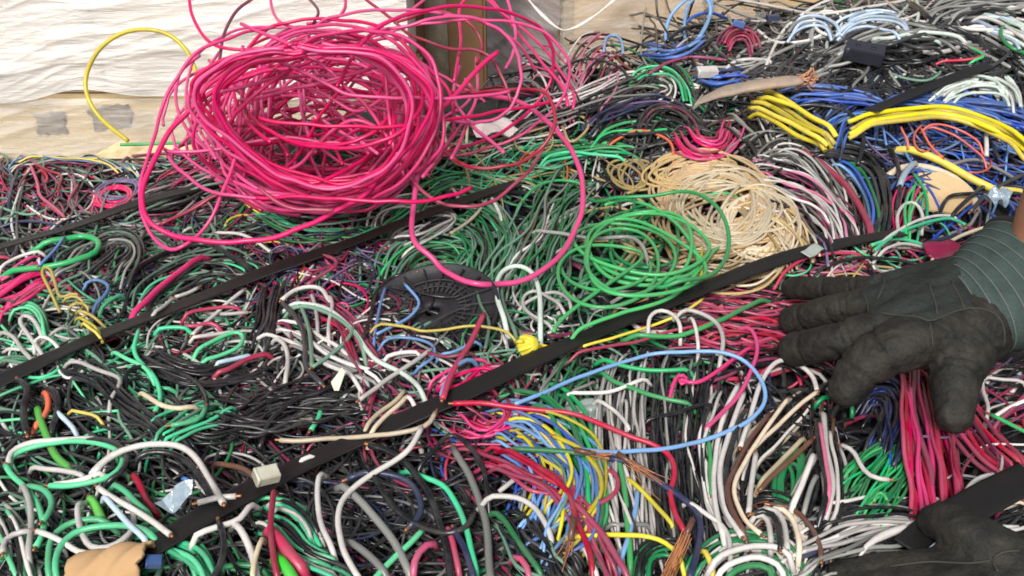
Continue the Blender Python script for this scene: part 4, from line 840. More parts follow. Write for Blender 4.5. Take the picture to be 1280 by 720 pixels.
 ('white wire hanging left of the wide bow', [(408, 580), (398, 598), (398, 630), (404, 664), (420, 694)], 'w', 3.0, {'lift': 12}),
 ('white wire bit touching the lower strap', [(368, 580), (382, 572), (398, 568)], 'w', 2.8, {'lift': 5}),
 ('black cord looping over the wide white bow', [(448, 564), (470, 600), (494, 636), (524, 658), (560, 666), (584, 658), (592, 640), (588, 622)], 'k', 3.2, {'lift': 14}),
 ('thick black cable slanting down the lower middle', [(460, 556), (500, 572), (530, 608), (548, 650), (560, 690), (564, 730)], 'k', 4.0, {'lift': 10}),
 ('silver grey cable slanting down in the lower middle', [(416, 594), (446, 622), (476, 656), (500, 690), (520, 730)], 's', 4.4, {'lift': 10}),
 ('second silver grey cable at the bottom middle', [(424, 668), (456, 690), (490, 724)], 's', 4.0, {'lift': 6}),
 ('third silver grey cable right of the mint wires', [(566, 560), (590, 600), (606, 650), (614, 730)], 's', 4.2, {'lift': 6}),
 ('navy grey cable ring in the lower middle', [(432, 600), (460, 590), (500, 596), (520, 614), (526, 640), (510, 660)], 'n', 3.6, {'lift': 6}),
 ('crimson thick wire end at the bottom middle', [(516, 716), (520, 696), (532, 682), (546, 672)], 'r', 3.8, {'lift': 8}),
 ('second crimson wire right of the navy one at the bottom', [(556, 650), (566, 680), (576, 720)], 'r', 3.4, {'lift': 6}),
 ('navy blue wire at the bottom middle', [(566, 660), (582, 690), (594, 726)], 'n', 3.4, {'lift': 6}),
 ('teal wire right of the silver grey cables', [(606, 632), (630, 650), (650, 680), (684, 724)], 'g', 3.2, {'lift': 8}),
 ('black cord arching from the strap to the crimson wires', [(514, 590), (540, 566), (560, 545), (580, 552), (606, 590), (612, 640)], 'k', 2.8, {'lift': 12}),
 ('white wire right of the black cord arch', [(596, 622), (620, 620), (646, 622), (668, 634), (684, 658), (694, 690)], 'w', 3.0, {'lift': 9}),
 ('crimson wire curling at the bottom under the teal wire', [(636, 690), (652, 700), (664, 724)], 'r', 3.4, {'lift': 6}),
 # --- centre lower
 ('green wire sweeping up to the glove', [(776, 412), (808, 420), (842, 420), (876, 411), (914, 394), (948, 376), (972, 364)], 'b', 3.2, {'lift': 12}),
 ('pinkish red wire behind the yellow one at the strap', [(704, 444), (752, 434), (800, 426), (846, 412), (890, 403)], 'r', 2.0, {'lift': 6}),
 ('white wire ring beside the yellow wire', [(810, 414), (811, 398), (824, 388), (840, 392), (850, 404), (852, 420)], 'w', 2.6, {'lift': 9}),
 ('white wire bow hanging right of the white ring', [(842, 388), (868, 388), (894, 402), (903, 424), (899, 456)], 'w', 2.8, {'lift': 11}),
 ('second white wire hanging inside the bow', [(860, 390), (870, 410), (874, 442)], 'w', 2.4, {'lift': 6}),
 ('magenta wire ending in a little knot', [(834, 496), (843, 478), (852, 468), (860, 474), (852, 482), (848, 472), (860, 478), (880, 474), (914, 452), (952, 422)], 'p', 2.4, {'lift': 10}),
 ('long crimson wire winding down to the copper fray', [(566, 504), (610, 505), (660, 511), (706, 516), (742, 526), (784, 544), (816, 556), (838, 572), (843, 592), (838, 616), (844, 640), (856, 666)], 'r', 3.0, {'lift': 12}),
 ('green wire lying across the hanging black and white wires', [(742, 443), (776, 456), (816, 463), (876, 462)], 'b', 2.8, {'lift': 8}),
 ('second green wire across the hanging black and white wires', [(744, 452), (762, 474), (796, 488), (840, 500), (876, 506)], 'b', 2.8, {'lift': 9}),
 ('white wire bent above the clear plastic lump', [(698, 490), (728, 491), (764, 489), (794, 478), (818, 468)], 'w', 2.4, {'lift': 8}),
 ('white wire slanting past the clear plastic lump', [(740, 494), (764, 510), (780, 526), (792, 540)], 'w', 2.4, {'lift': 8}),
 ('black wires lying across the hanging bundle', [(800, 526), (836, 518), (870, 508), (898, 502)], 'k', 2.6, {'lift': 9}),
 ('green wire hanging right of the dark bundle', [(884, 540), (888, 575), (890, 620)], 'b', 2.8, {'lift': 6}),
 ('green wire hanging left of the copper fray', [(768, 548), (776, 590), (784, 640), (788, 720)], 'b', 3.2, {'lift': 6}),
 ('light blue wire hanging beside the green one', [(797, 600), (794, 635), (786, 670), (774, 706)], 'l', 2.8, {'lift': 7}),
 ('grey wire lying level behind the copper fray', [(752, 654), (784, 656), (818, 654)], 's', 2.6, {'lift': 4}),
 ('yellow wire bowing at the bottom centre', [(686, 674), (730, 670), (776, 668), (820, 674), (846, 690), (860, 708)], 'y', 2.5, {'lift': 12}),
 ('yellow wire slanting to the copper fray', [(776, 590), (800, 610), (826, 640), (848, 662)], 'y', 2.5, {'lift': 6}),
 ('yellow wire looping out of the yellow and blue hank', [(690, 544), (724, 560), (748, 588), (752, 614), (740, 634), (728, 648)], 'y', 2.5, {'lift': 10}),
 ('yellow wire at the bottom right of the copper fray', [(874, 680), (886, 696), (894, 724)], 'y', 3.0, {'lift': 8}),
 ('pink red wire looping over the yellow one', [(726, 634), (752, 628), (772, 612), (770, 592), (752, 582)], 'r', 2.5, {'lift': 10}),
 ('navy blue cable bending down right of the copper fray', [(760, 572), (790, 580), (826, 604), (856, 624), (872, 644), (874, 676), (862, 724)], 'n', 3.6, {'lift': 10}),
 ('white wire hanging right of the navy cable', [(848, 620), (880, 640), (906, 662), (914, 690), (912, 724)], 'w', 2.6, {'lift': 12}),
 ('teal wire lying across the yellow and blue hank', [(640, 562), (680, 562), (716, 566), (736, 568)], 'g', 3.0, {'lift': 9}),
 ('crimson slanting wire from the strap to the red crossing', [(616, 548), (650, 570), (690, 596), (712, 620), (722, 650), (736, 690), (744, 730)], 'r', 3.2, {'lift': 12}),
 ('bright red wire slanting down to the bottom', [(706, 616), (736, 648), (764, 684), (792, 730)], 'r', 3.4, {'lift': 13}),
 ('white wire hanging between the red ones', [(726, 676), (738, 700), (750, 726)], 'w', 2.8, {'lift': 8}),
 # --- lower right
 ('white wire arch left of the dark glove fingers', [(926, 560), (940, 510), (956, 470), (974, 451), (996, 453), (1014, 470), (1022, 492)], 'w', 3.0, {'lift': 14}),
 ('white thick wire of the hank hanging at its left side', [(922, 480), (906, 520), (898, 570), (902, 625), (918, 660)], 'w', 3.4, {'lift': 6}),
 ('white thick wire of the hank hanging at its right side', [(1028, 502), (1032, 550), (1040, 605), (1032, 648)], 'w', 3.4, {'lift': 10}),
 ('brown cream wire crossing in front of the hank', [(1022, 488), (1000, 506), (968, 536), (936, 566)], 'c', 2.6, {'lift': 12}),
 ('green wire curving below the glove fingers', [(1018, 498), (1042, 496), (1062, 502), (1068, 514)], 'g', 2.8, {'lift': 8}),
 ('white wire end curling on the green hank', [(1052, 557), (1066, 564), (1078, 586), (1094, 597), (1112, 599)], 'w', 2.6, {'lift': 12, 'tips': True}),
 ('small green wire arch on the green hank', [(1092, 628), (1096, 616), (1106, 618), (1110, 628)], 'b', 2.0, {'lift': 6}),
 ('cut white flat wire end at the second glove', [(1072, 694), (1092, 676), (1116, 664), (1146, 654)], 'w', 4.4, {'lift': 12, 'taper': ([0, .5, 1], [.15, 1, .9])}),
 ('thin white wire beside the thumb', [(1292, 477), (1254, 474), (1229, 472), (1229, 490), (1236, 508), (1234, 530)], 'w', 2.4, {'lift': 8}),
 ('crimson wire slanting right of the thumb', [(1240, 534), (1262, 512), (1292, 484)], 'r', 2.4, {'lift': 6}),
 ('green wire slanting at the right edge below the thumb', [(1238, 518), (1258, 528), (1292, 545)], 'b', 2.4, {'lift': 8}),
 ('white wire slanting at the right edge below the thumb', [(1242, 522), (1264, 508), (1292, 496)], 'w', 2.6, {'lift': 5}),
 ('white wire peeking out beside the wide strap', [(1206, 618), (1222, 600), (1250, 590)], 'w', 3.0, {'lift': 5}),
 ('outer white wire of the U hank, leftmost', [(912, 500), (900, 540), (892, 590), (897, 645), (912, 684)], 'w', 3.0, {'lift': 10}),
 ('second white wire of the U hank from the left', [(930, 490), (912, 540), (901, 585), (906, 635), (928, 672)], 'w', 3.2, {'lift': 14}),
 ('black wire between the white ones of the U hank', [(940, 496), (920, 540), (908, 588), (912, 636), (936, 668)], 'k', 3.0, {'lift': 14}),
 ('brown wire of the U hank curving down to the coil', [(972, 500), (945, 540), (922, 578), (909, 610), (919, 645), (942, 676)], 'a', 2.8, {'lift': 16}),
 ('cream wire beside the brown one of the U hank', [(986, 498), (954, 540), (930, 580), (918, 612), (928, 646), (952, 668)], 'c', 2.6, {'lift': 16}),
 ('short white wire upright inside the U hank', [(944, 566), (940, 600), (936, 642)], 'w', 3.0, {'lift': 18}),
 ('cream and brown wire slanting up across the U hank', [(944, 606), (962, 590), (984, 568), (1012, 540)], 'c', 2.8, {'lift': 18}),
 ('brown wire slanting up beside the cream one', [(948, 614), (968, 594), (992, 572), (1016, 548)], 'a', 2.8, {'lift': 17}),
 ('white wire slanting down inside the right of the U hank', [(1020, 558), (1006, 596), (988, 636)], 'w', 3.2, {'lift': 14}),
 ('second white wire slanting inside the right of the U hank', [(1024, 586), (1012, 612), (1004, 640)], 's', 2.8, {'lift': 12}),
 ('black wire beside the right white wire of the U hank', [(1020, 510), (1024, 560), (1034, 610), (1022, 654)], 'k', 3.2, {'lift': 14}),
 ('copper toned wire beside the right white wire of the U hank', [(1024, 516), (1030, 560), (1036, 606), (1034, 630)], 'i', 2.2, {'lift': 15}),
 ('first white arch of the little coil below the U hank', [(934, 648), (948, 642), (960, 652), (966, 684)], 'w', 3.0, {'lift': 16}),
 ('second white arch of the little coil below the U hank', [(948, 640), (966, 636), (978, 650), (984, 688)], 'w', 3.0, {'lift': 16}),
 ('black arch between the white ones of the little coil', [(942, 642), (958, 638), (970, 652), (976, 688)], 'k', 3.0, {'lift': 17}),
 ('cream arch of the little coil below the U hank', [(958, 634), (980, 636), (994, 656), (1000, 694)], 'c', 3.0, {'lift': 16}),
 ('upper white arch at the bottom edge right of the copper fray', [(884, 706), (906, 692), (940, 683), (972, 685), (996, 700)], 'w', 3.2, {'lift': 14}),
 ('lower white arch at the bottom edge right of the copper fray', [(892, 718), (914, 704), (944, 697), (970, 704), (986, 722)], 'w', 3.0, {'lift': 14}),
 ('dark green arch inside the white ones at the bottom edge', [(904, 724), (926, 710), (950, 706), (970, 716)], 'g', 3.0, {'lift': 12}),
 ('copper brown wire looping at the bottom of the U', [(960, 630), (990, 636), (1012, 656), (1024, 680), (1026, 700)], 'a', 2.8, {'lift': 9}),
 ('long light blue wire bowing across the middle', [(642, 506), (690, 486), (740, 466), (800, 446), (856, 440), (902, 440), (934, 454), (952, 476), (956, 500), (940, 522), (908, 541), (872, 552), (822, 562), (770, 565), (724, 562)], 'l', 2.5, {'lift': 14}),
 ('magenta wire bow right of the light blue wire', [(916, 402), (936, 410), (946, 432), (940, 462), (922, 496), (894, 524), (866, 546)], 'p', 2.6, {'lift': 12}),
])
# blue loops standing at the back, orange threads
def air(label, rows, c, r, cat='wire', name='wire'):
    """wire that stands up in the air: rows of (x, y, distance from the camera along the floor)"""
    G = spline(rows, 2.0); P = at_y(G[:, :2], G[:, 2]); c0 = P[len(P)//2]
    o = tube_obj(name, P-c0, r*.001, CM(c), None, 7); o.location = c0; return tag(o, label, cat)
air('light blue wire loop standing tall against the cartons', [(832, 62, 1.62), (833, 34, 1.66), (844, 12, 1.68), (866, -4, 1.68), (884, 0, 1.66), (888, 16, 1.64), (880, 36, 1.62), (866, 56, 1.58), (842, 74, 1.52)], 'l', 3.2)
air('second blue wire loop beside the tall one', [(856, 48, 1.62), (856, 24, 1.66), (862, 4, 1.68), (878, -6, 1.68), (890, 6, 1.66), (884, 30, 1.62), (874, 48, 1.6)], 'l', 3.0)
air('blue cord ending in a plug at the back', [(858, 28, 1.66), (868, 20, 1.68), (888, 16, 1.7), (908, 23, 1.74), (920, 29, 1.76)], 'u', 2.8)
air('thin dark wire hooked at the back beside the blue loops', [(820, -8, 1.64), (822, 18, 1.62), (830, 34, 1.58), (838, 46, 1.55)], 'd', 2.0)
air('black rod poking up at the back beside the blue loops', [(834, 52, 1.56), (850, 38, 1.6), (872, 32, 1.66), (892, 33, 1.7)], 'k', 3.6)
air('yellow wire loop standing against the white film', [(160, 176, 1.40), (128, 150, 1.43), (110, 122, 1.45), (108, 94, 1.47), (124, 62, 1.48), (152, 42, 1.49), (184, 37, 1.49), (212, 44, 1.49), (232, 62, 1.48), (244, 88, 1.46), (248, 120, 1.43), (244, 150, 1.40), (236, 178, 1.36)], 'y', 3.6)
air('dark green wire stick leaning at the left heap edge', [(236, 178, 1.30), (246, 158, 1.36), (256, 138, 1.40)], 'g', 2.6)
air('green wire lying along the heap edge at left', [(150, 181, 1.33), (190, 180, 1.34), (240, 178, 1.33)], 'b', 2.4)
ol = ['uppermost orange wire thread over the blue cables', 'orange wire thread dropping steeply over the blue cables', 'orange wire thread looping back over the blue cables', 'orange wire thread running right towards the white loop', 'orange wire thread bent down to the yellow cable', 'lowest orange wire thread below the yellow cable']
for k, pts in enumerate(([(1150, 156), (1176, 156), (1206, 166), (1234, 184)], [(1126, 152), (1128, 164), (1138, 180)], [(1154, 156), (1142, 168), (1144, 184), (1158, 190), (1168, 180)], [(1152, 154), (1190, 168), (1222, 190), (1238, 204)], [(1150, 158), (1162, 180), (1180, 198)], [(1200, 214), (1226, 216), (1240, 206), (1236, 192)])):
    W(ol[k], pts, 'o', 1.7, lift=6)
# ================================================================== THE MAGENTA TANGLE
def stand(G, y):
    """points on the line of sight at floor distance y, but never inside the heap"""
    P = at_y(G, y); L = land(G, .004); low = P[:, 2] < look_c(P[:, 0], P[:, 1])+.004
    hit = L[:, 1] < P[:, 1]; P[hit] = L[hit]
    for c in range(3): P[:, c] = gauss(P[:, c], 3)
    return P
MT = thing('magenta_wire_tangle', 'big springy tangle of bright magenta wire heaped at the upper left', 'wire tangle', (-.2, 1.12, float(base_h(-.2, 1.12))))
MR = .0021
def mag(G, y, c='p', r=MR):
    m_ = len(G); G = G+np.stack([wob(m_, 1.2, 38), wob(m_, 1.2, 31)], 1)
    P = stand(G, y); tube_obj('loop', P-np.array(MT.location), r*RNG.uniform(.92, 1.06), CM(c), MT, 7)
def ml(rows, c='p', r=MR):
    G = spline(rows, 2.0); mag(G[:, :2], G[:, 2], c, r)
# ring after ring of wire: the dense body
for k in range(23):
    cx, cy = RNG.normal(392, 20), RNG.normal(142, 12); rx, ry = RNG.uniform(88, 165), RNG.uniform(66, 104)
    if k % 6 == 3: cx, cy, rx, ry = RNG.normal(540, 40), RNG.normal(112, 18), RNG.uniform(80, 160), RNG.uniform(50, 95)
    if k % 6 == 0: cx, cy, rx, ry = RNG.normal(400, 14), RNG.normal(172, 10), RNG.uniform(95, 135), RNG.uniform(62, 84)
    turns = RNG.uniform(1.3, 3.4) if k % 6 != 3 else RNG.uniform(.8, 1.3)
    m = int(turns*2*math.pi*rx/2); per = m/turns; a = RNG.uniform(0, 6.28)+np.linspace(0, 2*math.pi*turns, m)*RNG.choice([-1, 1])
    rot = RNG.normal(-.1, .3)+wob(m, .35, per*2.3); x = rx*np.cos(a)*(1+wob(m, .16, per*1.7)); y = ry*np.sin(a)*(1+wob(m, .20, per*1.4))
    G = np.stack([cx+x*np.cos(rot)-y*np.sin(rot)+wob(m, 22, per*1.9), cy+x*np.sin(rot)*.8+y*np.cos(rot)+wob(m, 12, per*2.1)], 1)
    G[:, 1] = np.where(G[:, 1] > 262, 262+(G[:, 1]-262)*.5, G[:, 1]); G[:, 1] = np.where(G[:, 1] < 34, 34+(G[:, 1]-34)*.6, G[:, 1])
    G[:, 0] = np.where(G[:, 0] < 216, 216+(G[:, 0]-216)*.5, G[:, 0])
    far = RNG.uniform(1.0, 1.24); dep = far+RNG.uniform(.04, .15)*np.sin(a+RNG.uniform(0, 6.28))+wob(m, .04, per*1.6)-(G[:, 1]-140)*.0008
    mag(G, np.clip(dep, .84, 1.40), 'p' if RNG.uniform() > .05 else 'r')
# lower front sweep of many parallel turns
for k in range(14):
    d = RNG.uniform(-16, 18); e = RNG.uniform(-22, 22)
    G = spline([(372+e, 62+d*.3), (300+e, 78+d*.4), (256+e, 122+d*.5), (292+e*.6, 178+d), (346, 222+d), (410, 238+d*.9), (468, 228+d*.9), (508+e*.4, 190+d), (530+e, 128+d), (500+e, 84+d*.6), (440+e, 64), (385+e, 60+d*.3)], 2.0)
    m = len(G); G[:, 1] += wob(m, 4, 90); mag(G, np.full(m, RNG.uniform(.90, 1.02)))
# crossing strands through the body
for k in range(28):
    x0 = RNG.uniform(250, 350); x1 = RNG.uniform(450, 540); y0 = RNG.uniform(70, 215); y1 = RNG.uniform(60, 205)
    G = spline([(x0, y0), ((2*x0+x1)/3+RNG.uniform(-20, 20), (2*y0+y1)/3+RNG.uniform(-45, 45)), ((x0+2*x1)/3, (y0+2*y1)/3+RNG.uniform(-45, 45)), (x1, y1)], 2.0)
    mag(G, np.linspace(RNG.uniform(.92, 1.3), RNG.uniform(.95, 1.3), len(G)), 'p' if k % 9 else 'r')
for k in range(20):
    x0 = RNG.uniform(260, 600); G = spline([(x0, RNG.uniform(62, 100)), (x0+RNG.normal(0, 16), 130), (x0+RNG.normal(10, 28), RNG.uniform(190, 245))], 2.0)
    mag(G, np.linspace(RNG.uniform(1.1, 1.28), RNG.uniform(.9, 1.05), len(G)))
# the loops that stand out
ml([(345, 33, 1.12), (296, 44, 1.08), (246, 66, 1.05), (212, 112, 1.02), (197, 155, .99), (184, 200, .95), (174, 238, .92), (178, 268, .9), (192, 298, .88), (212, 312, .86), (232, 307, .86), (252, 290, .88), (272, 256, .9), (290, 210, .94), (299, 170, .97), (302, 110, 1.02), (303, 55, 1.06)])
ml([(340, 82, 1.06), (280, 106, 1.02), (232, 142, .99), (204, 178, .96), (186, 214, .93), (177, 250, .9), (186, 278, .88), (218, 294, .87), (262, 302, .86), (318, 301, .86), (362, 291, .87), (412, 268, .89), (450, 248, .91), (474, 220, .94), (494, 190, .97), (520, 168, 1.0), (560, 128, 1.04), (604, 80, 1.1), (624, 62, 1.12)], r=.0031)
ml([(505, 130, 1.1), (500, 178, 1.02), (520, 200, .98), (522, 224, .95), (516, 258, .92), (515, 290, .88), (520, 306, .86), (538, 320, .85), (554, 338, .84), (580, 351, .83), (612, 356, .82), (640, 354, .82), (668, 344, .83), (700, 320, .86), (718, 290, .9), (728, 258, .93), (729, 232, .96), (722, 205, .99), (706, 175, 1.03), (676, 145, 1.07), (640, 124, 1.12), (600, 118, 1.16)], r=.003)
ml([(200, 180, .98), (208, 188, .96), (246, 190, .96), (298, 181, .97), (352, 172, .98), (410, 178, .98), (470, 180, .98), (520, 158, 1.0)])
ml([(560, 116, 1.1), (620, 114, 1.06), (660, 111, 1.03), (684, 118, 1.0), (694, 140, .98), (690, 166, .96), (672, 190, .95), (642, 206, .93), (602, 210, .93), (570, 202, .95), (550, 180, .98), (540, 150, 1.02)], 'r')
ml([(498, 180, 1.0), (508, 210, .96), (520, 232, .93), (548, 252, .91), (590, 259, .9), (622, 248, .92), (648, 226, .94), (668, 205, .97), (682, 180, 1.0)], 'r')
ml([(236, -8, 1.2), (240, 22, 1.16), (258, 48, 1.12), (284, 62, 1.1), (318, 60, 1.1)])
ml([(326, -6, 1.22), (300, 8, 1.2), (286, 28, 1.17), (278, 54, 1.13), (270, 90, 1.1)], 'q')
ml([(600, -8, 1.3), (638, 24, 1.26), (676, 56, 1.22), (700, 88, 1.18), (718, 118, 1.14), (716, 140, 1.12)])
ml([(632, -8, 1.28), (640, 18, 1.25), (644, 46, 1.2), (642, 70, 1.16), (630, 88, 1.14)])
ml([(590, -8, 1.24), (574, 12, 1.22), (576, 50, 1.18), (572, 84, 1.14), (566, 104, 1.12)])
ml([(612, -4, 1.3), (650, 44, 1.25), (676, 76, 1.2), (704, 110, 1.15), (710, 136, 1.12)])
ml([(452, -8, 1.25), (470, 10, 1.22), (490, 24, 1.2), (518, 46, 1.17), (560, 60, 1.15), (606, 66, 1.13), (628, 96, 1.12), (640, 130, 1.1)], 'r')
ml([(430, -8, 1.25), (432, 10, 1.22), (420, 24, 1.2), (380, 30, 1.18)])
ml([(338, -6, 1.25), (342, 14, 1.22), (352, 30, 1.18), (390, 40, 1.14), (440, 40, 1.12), (480, 30, 1.13), (520, 8, 1.16), (540, -8, 1.2)])
ml([(385, -4, 1.25), (400, 14, 1.2), (390, 26, 1.18), (392, 32, 1.17)], 'q')
ml([(490, 30, 1.2), (530, 16, 1.18), (566, 18, 1.16), (594, 36, 1.15), (604, 62, 1.14), (594, 82, 1.14)], 'r')
ml([(430, 40, 1.08), (500, 34, 1.06), (560, 20, 1.07), (606, 28, 1.08), (648, 56, 1.1), (672, 92, 1.12)])
ml([(300, 128, 1.0), (372, 110, .98), (430, 96, .98), (480, 82, 1.0), (520, 92, 1.02)])
ml([(340, 74, 1.0), (384, 92, .97), (436, 118, .95), (500, 122, .95), (580, 122, .97), (640, 114, 1.0)])
ml([(322, 148, .96), (360, 154, .95), (430, 158, .95), (500, 158, .96), (560, 150, .98), (620, 140, 1.02), (690, 128, 1.06)])
ml([(300, 30, 1.06), (340, 46, 1.02), (380, 66, 1.0), (420, 96, .98), (460, 136, .97), (490, 180, .96), (506, 222, .94)])
ml([(478, 66, 1.0), (484, 110, .98), (486, 150, .97), (494, 190, .95)])
ml([(318, 248, .9), (380, 246, .89), (440, 250, .88), (520, 252, .88), (566, 244, .9), (592, 232, .92)])
ml([(320, 234, .9), (340, 248, .89), (372, 262, .88), (420, 262, .88)], 'r')
ml([(206, 188, .97), (224, 212, .94), (252, 234, .92), (284, 244, .9), (330, 248, .9)])
ml([(198, 282, .88), (240, 262, .9), (272, 244, .91), (300, 248, .9), (330, 266, .88)], 'r')

# ================================================================== SMALL THINGS
# yellow knotted wire
def knot():
    pts = [(72, 378, 8), (60, 356, 14), (52, 342, 18), (56, 333, 20), (64, 338, 20), (70, 356, 18), (76, 372, 16), (92, 366, 20), (100, 374, 14), (86, 382, 8), (78, 376, 18), (94, 370, 22), (106, 382, 14), (92, 392, 8), (86, 384, 20), (102, 378, 22), (112, 390, 14), (98, 398, 8), (96, 388, 18), (116, 394, 14), (132, 402, 12), (146, 406, 10)]
    W('yellow wire twisted into a knot at the left', pts, 'y', 2.1, stiff=6, jit=.4)
    W('first loose yellow end below the yellow knot', [(90, 392, 8), (108, 402, 8), (126, 414, 6)], 'y', 2.0)
    W('second loose yellow end below the yellow knot', [(98, 398, 8), (112, 410, 7), (128, 418, 6)], 'y', 2.0)
knot()
def lump(bm, scale, seed, sub=3, amp=.2, f=3.0):
    rg = np.random.default_rng(seed); bmesh.ops.create_icosphere(bm, subdivisions=sub, radius=1)
    D = rg.normal(size=(5, 3))*f; ph = rg.uniform(0, 6, 5)
    for v in bm.verts:
        s = sum(math.sin(float(np.dot(D[q], v.co))+ph[q]) for q in range(5))/5
        v.co = Vector((v.co.x*scale[0], v.co.y*scale[1], v.co.z*scale[2]))*(1+amp*s)
def put(o, px, up=.0, rz=0, tilt=(0, 0)):
    c = land(np.array([px], float), up)[0]; o.location = c; o.rotation_euler = (tilt[0], tilt[1], rz); return o
# yellow wire nut with folded wings
bm = bmesh.new(); prof = [(.0115, -.010), (.0125, -.007), (.0115, -.002), (.010, .004), (.0075, .009), (.004, .011), (.0005, .0112)]; rg_ = []
for (rr, z) in prof: rg_.append([bm.verts.new((rr*(1.06 if q % 2 else .94)*math.cos(q*math.pi/12), rr*(1.06 if q % 2 else .94)*math.sin(q*math.pi/12), z)) for q in range(24)])
for a, b in zip(rg_, rg_[1:]):
    for q in range(24): bm.faces.new((a[q], a[(q+1) % 24], b[(q+1) % 24], b[q]))
bm.faces.new(rg_[0][::-1]); bm.faces.new(rg_[-1])
ynut = simple_mat('yellow_nut_plastic', 'efe14a', .4, hex2='d9c838', nscale=60)
nut = bm_obj('wire_nut', bm, ynut, None, smooth=False); put(nut, (662, 431), .011, .5, (.9, .6)); nut.scale = (.8, .8, .72); tag(nut, 'yellow plastic wire nut at the end of the yellow wire', 'wire nut')
for sgn in (-1, 1):
    bm = bmesh.new(); bmesh.ops.create_cube(bm, size=1); bmesh.ops.scale(bm, vec=(.007, .003, .014), verts=bm.verts); bmesh.ops.bevel(bm, geom=bm.edges[:], offset=.001, segments=2, affect='EDGES')
    w_ = bm_obj('wing', bm, ynut, None); w_.parent = nut; w_.location = (sgn*.0135, 0, -.003)
# broken grey sheath with a frayed copper end
def sheath():
    rows = [(867, 132, 22), (884, 123, 24), (910, 114, 26), (945, 107, 28), (975, 103, 28), (1003, 100, 28)]
    G = spline(rows, 2.0); P = drape(G[:, :2], .004, G[:, 2]*.0006+.01, 30, cap=.05); n = len(P); c0 = P[n//2]
    root = thing('cable_sheath', 'broken grey cable sheath with a torn brown end lying on the pile', 'cable sheath', tuple(c0))
    sh = simple_mat('weathered_sheath', '8f8478', .6, hex2='b39a86', nscale=45, bump=.5, bscale=90)
    rad = .0165*np.interp(np.linspace(0, 1, n), [0, .1, .35, .7, .93, 1], [.06, .45, .95, 1, .95, .75])*(1+.06*np.sin(np.arange(n)*.35))
    V, F, C = tube_geo((P-c0)[::2], rad[::2], 12, .42); o = bpy.data.objects.new('sheath_body', mesh_from('sheath_body', V, F, C, [sh])); COL.objects.link(o); o.parent = root
    Vs, Fs, k = [], [], 0
    for q in range(16):
        d = np.array([1, RNG.normal(-.1, .5), RNG.normal(.1, .5)]); d /= np.linalg.norm(d); s = P[-1]-c0+RNG.normal(0, .004, 3)*[.3, 1, 1]
        Q = np.stack([s+d*t*.022+np.array([0, 0, .5*t*t*RNG.normal(0, .012)]) for t in np.linspace(-.3, 1, 7)]); V, F, C = tube_geo(Q, .0013, 5); Vs.append(V); Fs.append(F+k); k += len(V)
    o = bpy.data.objects.new('torn_fibres', mesh_from('torn_fibres', np.vstack(Vs), np.vstack(Fs), mats=[simple_mat('torn_brown', 'c08a68', .7)])); COL.objects.link(o); o.parent = root; o['kind'] = 'stuff'
sheath()
# connectors
def block(name, label, cat, px, size, mat, up, rz, tilt, holes=0, hmat=None):
    bm = bmesh.new(); bmesh.ops.create_cube(bm, size=1); bmesh.ops.scale(bm, vec=size, verts=bm.verts); bmesh.ops.bevel(bm, geom=bm.edges[:], offset=min(size)*.07, segments=2, affect='EDGES')
    o = bm_obj(name, bm, mat, None, smooth=False); put(o, px, up, rz, tilt); tag(o, label, cat)
    bm = bmesh.new(); bmesh.ops.create_cube(bm, size=1); bmesh.ops.scale(bm, vec=(size[0]*.16, size[1]*1.06, size[2]*1.06), verts=bm.verts); bmesh.ops.bevel(bm, geom=bm.edges[:], offset=min(size)*.1, segments=1, affect='EDGES')
    c = bm_obj('collar', bm, mat, None); c.parent = o; c.location = (-size[0]*.42, 0, 0)
    for k in range(holes):
        bm = bmesh.new(); bmesh.ops.create_cone(bm, cap_ends=True, segments=12, radius1=size[1]*.12, radius2=size[1]*.12, depth=.002)
        h = bm_obj('screw', bm, hmat or strap_m, None); h.parent = o; h.location = (-size[0]*.2+k*size[0]*.4, 0, size[2]*.5)
    return o
blkp = simple_mat('dark_plug_plastic', '2c2d38', .45)
block('plug', 'dark rectangular plug adapter lying on the black power cords', 'plug', (1080, 66), (.058, .030, .022), blkp, .02, -.35, (.3, .1), 2)
block('plug', 'small blue plug at the end of the blue cord at the back', 'plug', (924, 30), (.020, .010, .009), CM('u'), .02, -.4, (0, .2))
block('connector_block', 'off white connector block beside the lower strap', 'connector', (333, 594), (.018, .012, .009), simple_mat('ivory_plastic', 'd9d6c4', .5, hex2='b9b49c', nscale=60), .008, .6, (.3, .2))
block('connector_block', 'white block with a pink tip lying above the broken sheath', 'connector', (884, 90), (.032, .018, .012), CM('w'), .012, .05, (.2, 0))
block('connector_block', 'blue plastic cap beside the torn cardboard at the bottom left', 'connector', (192, 702), (.010, .008, .005), CM('u'), .01, .3, (.2, .3))
block('connector_block', 'navy blue cap at the far top beside the pale cables', 'connector', (966, 22), (.022, .012, .009), CM('n'), .02, .1, (.1, 0))
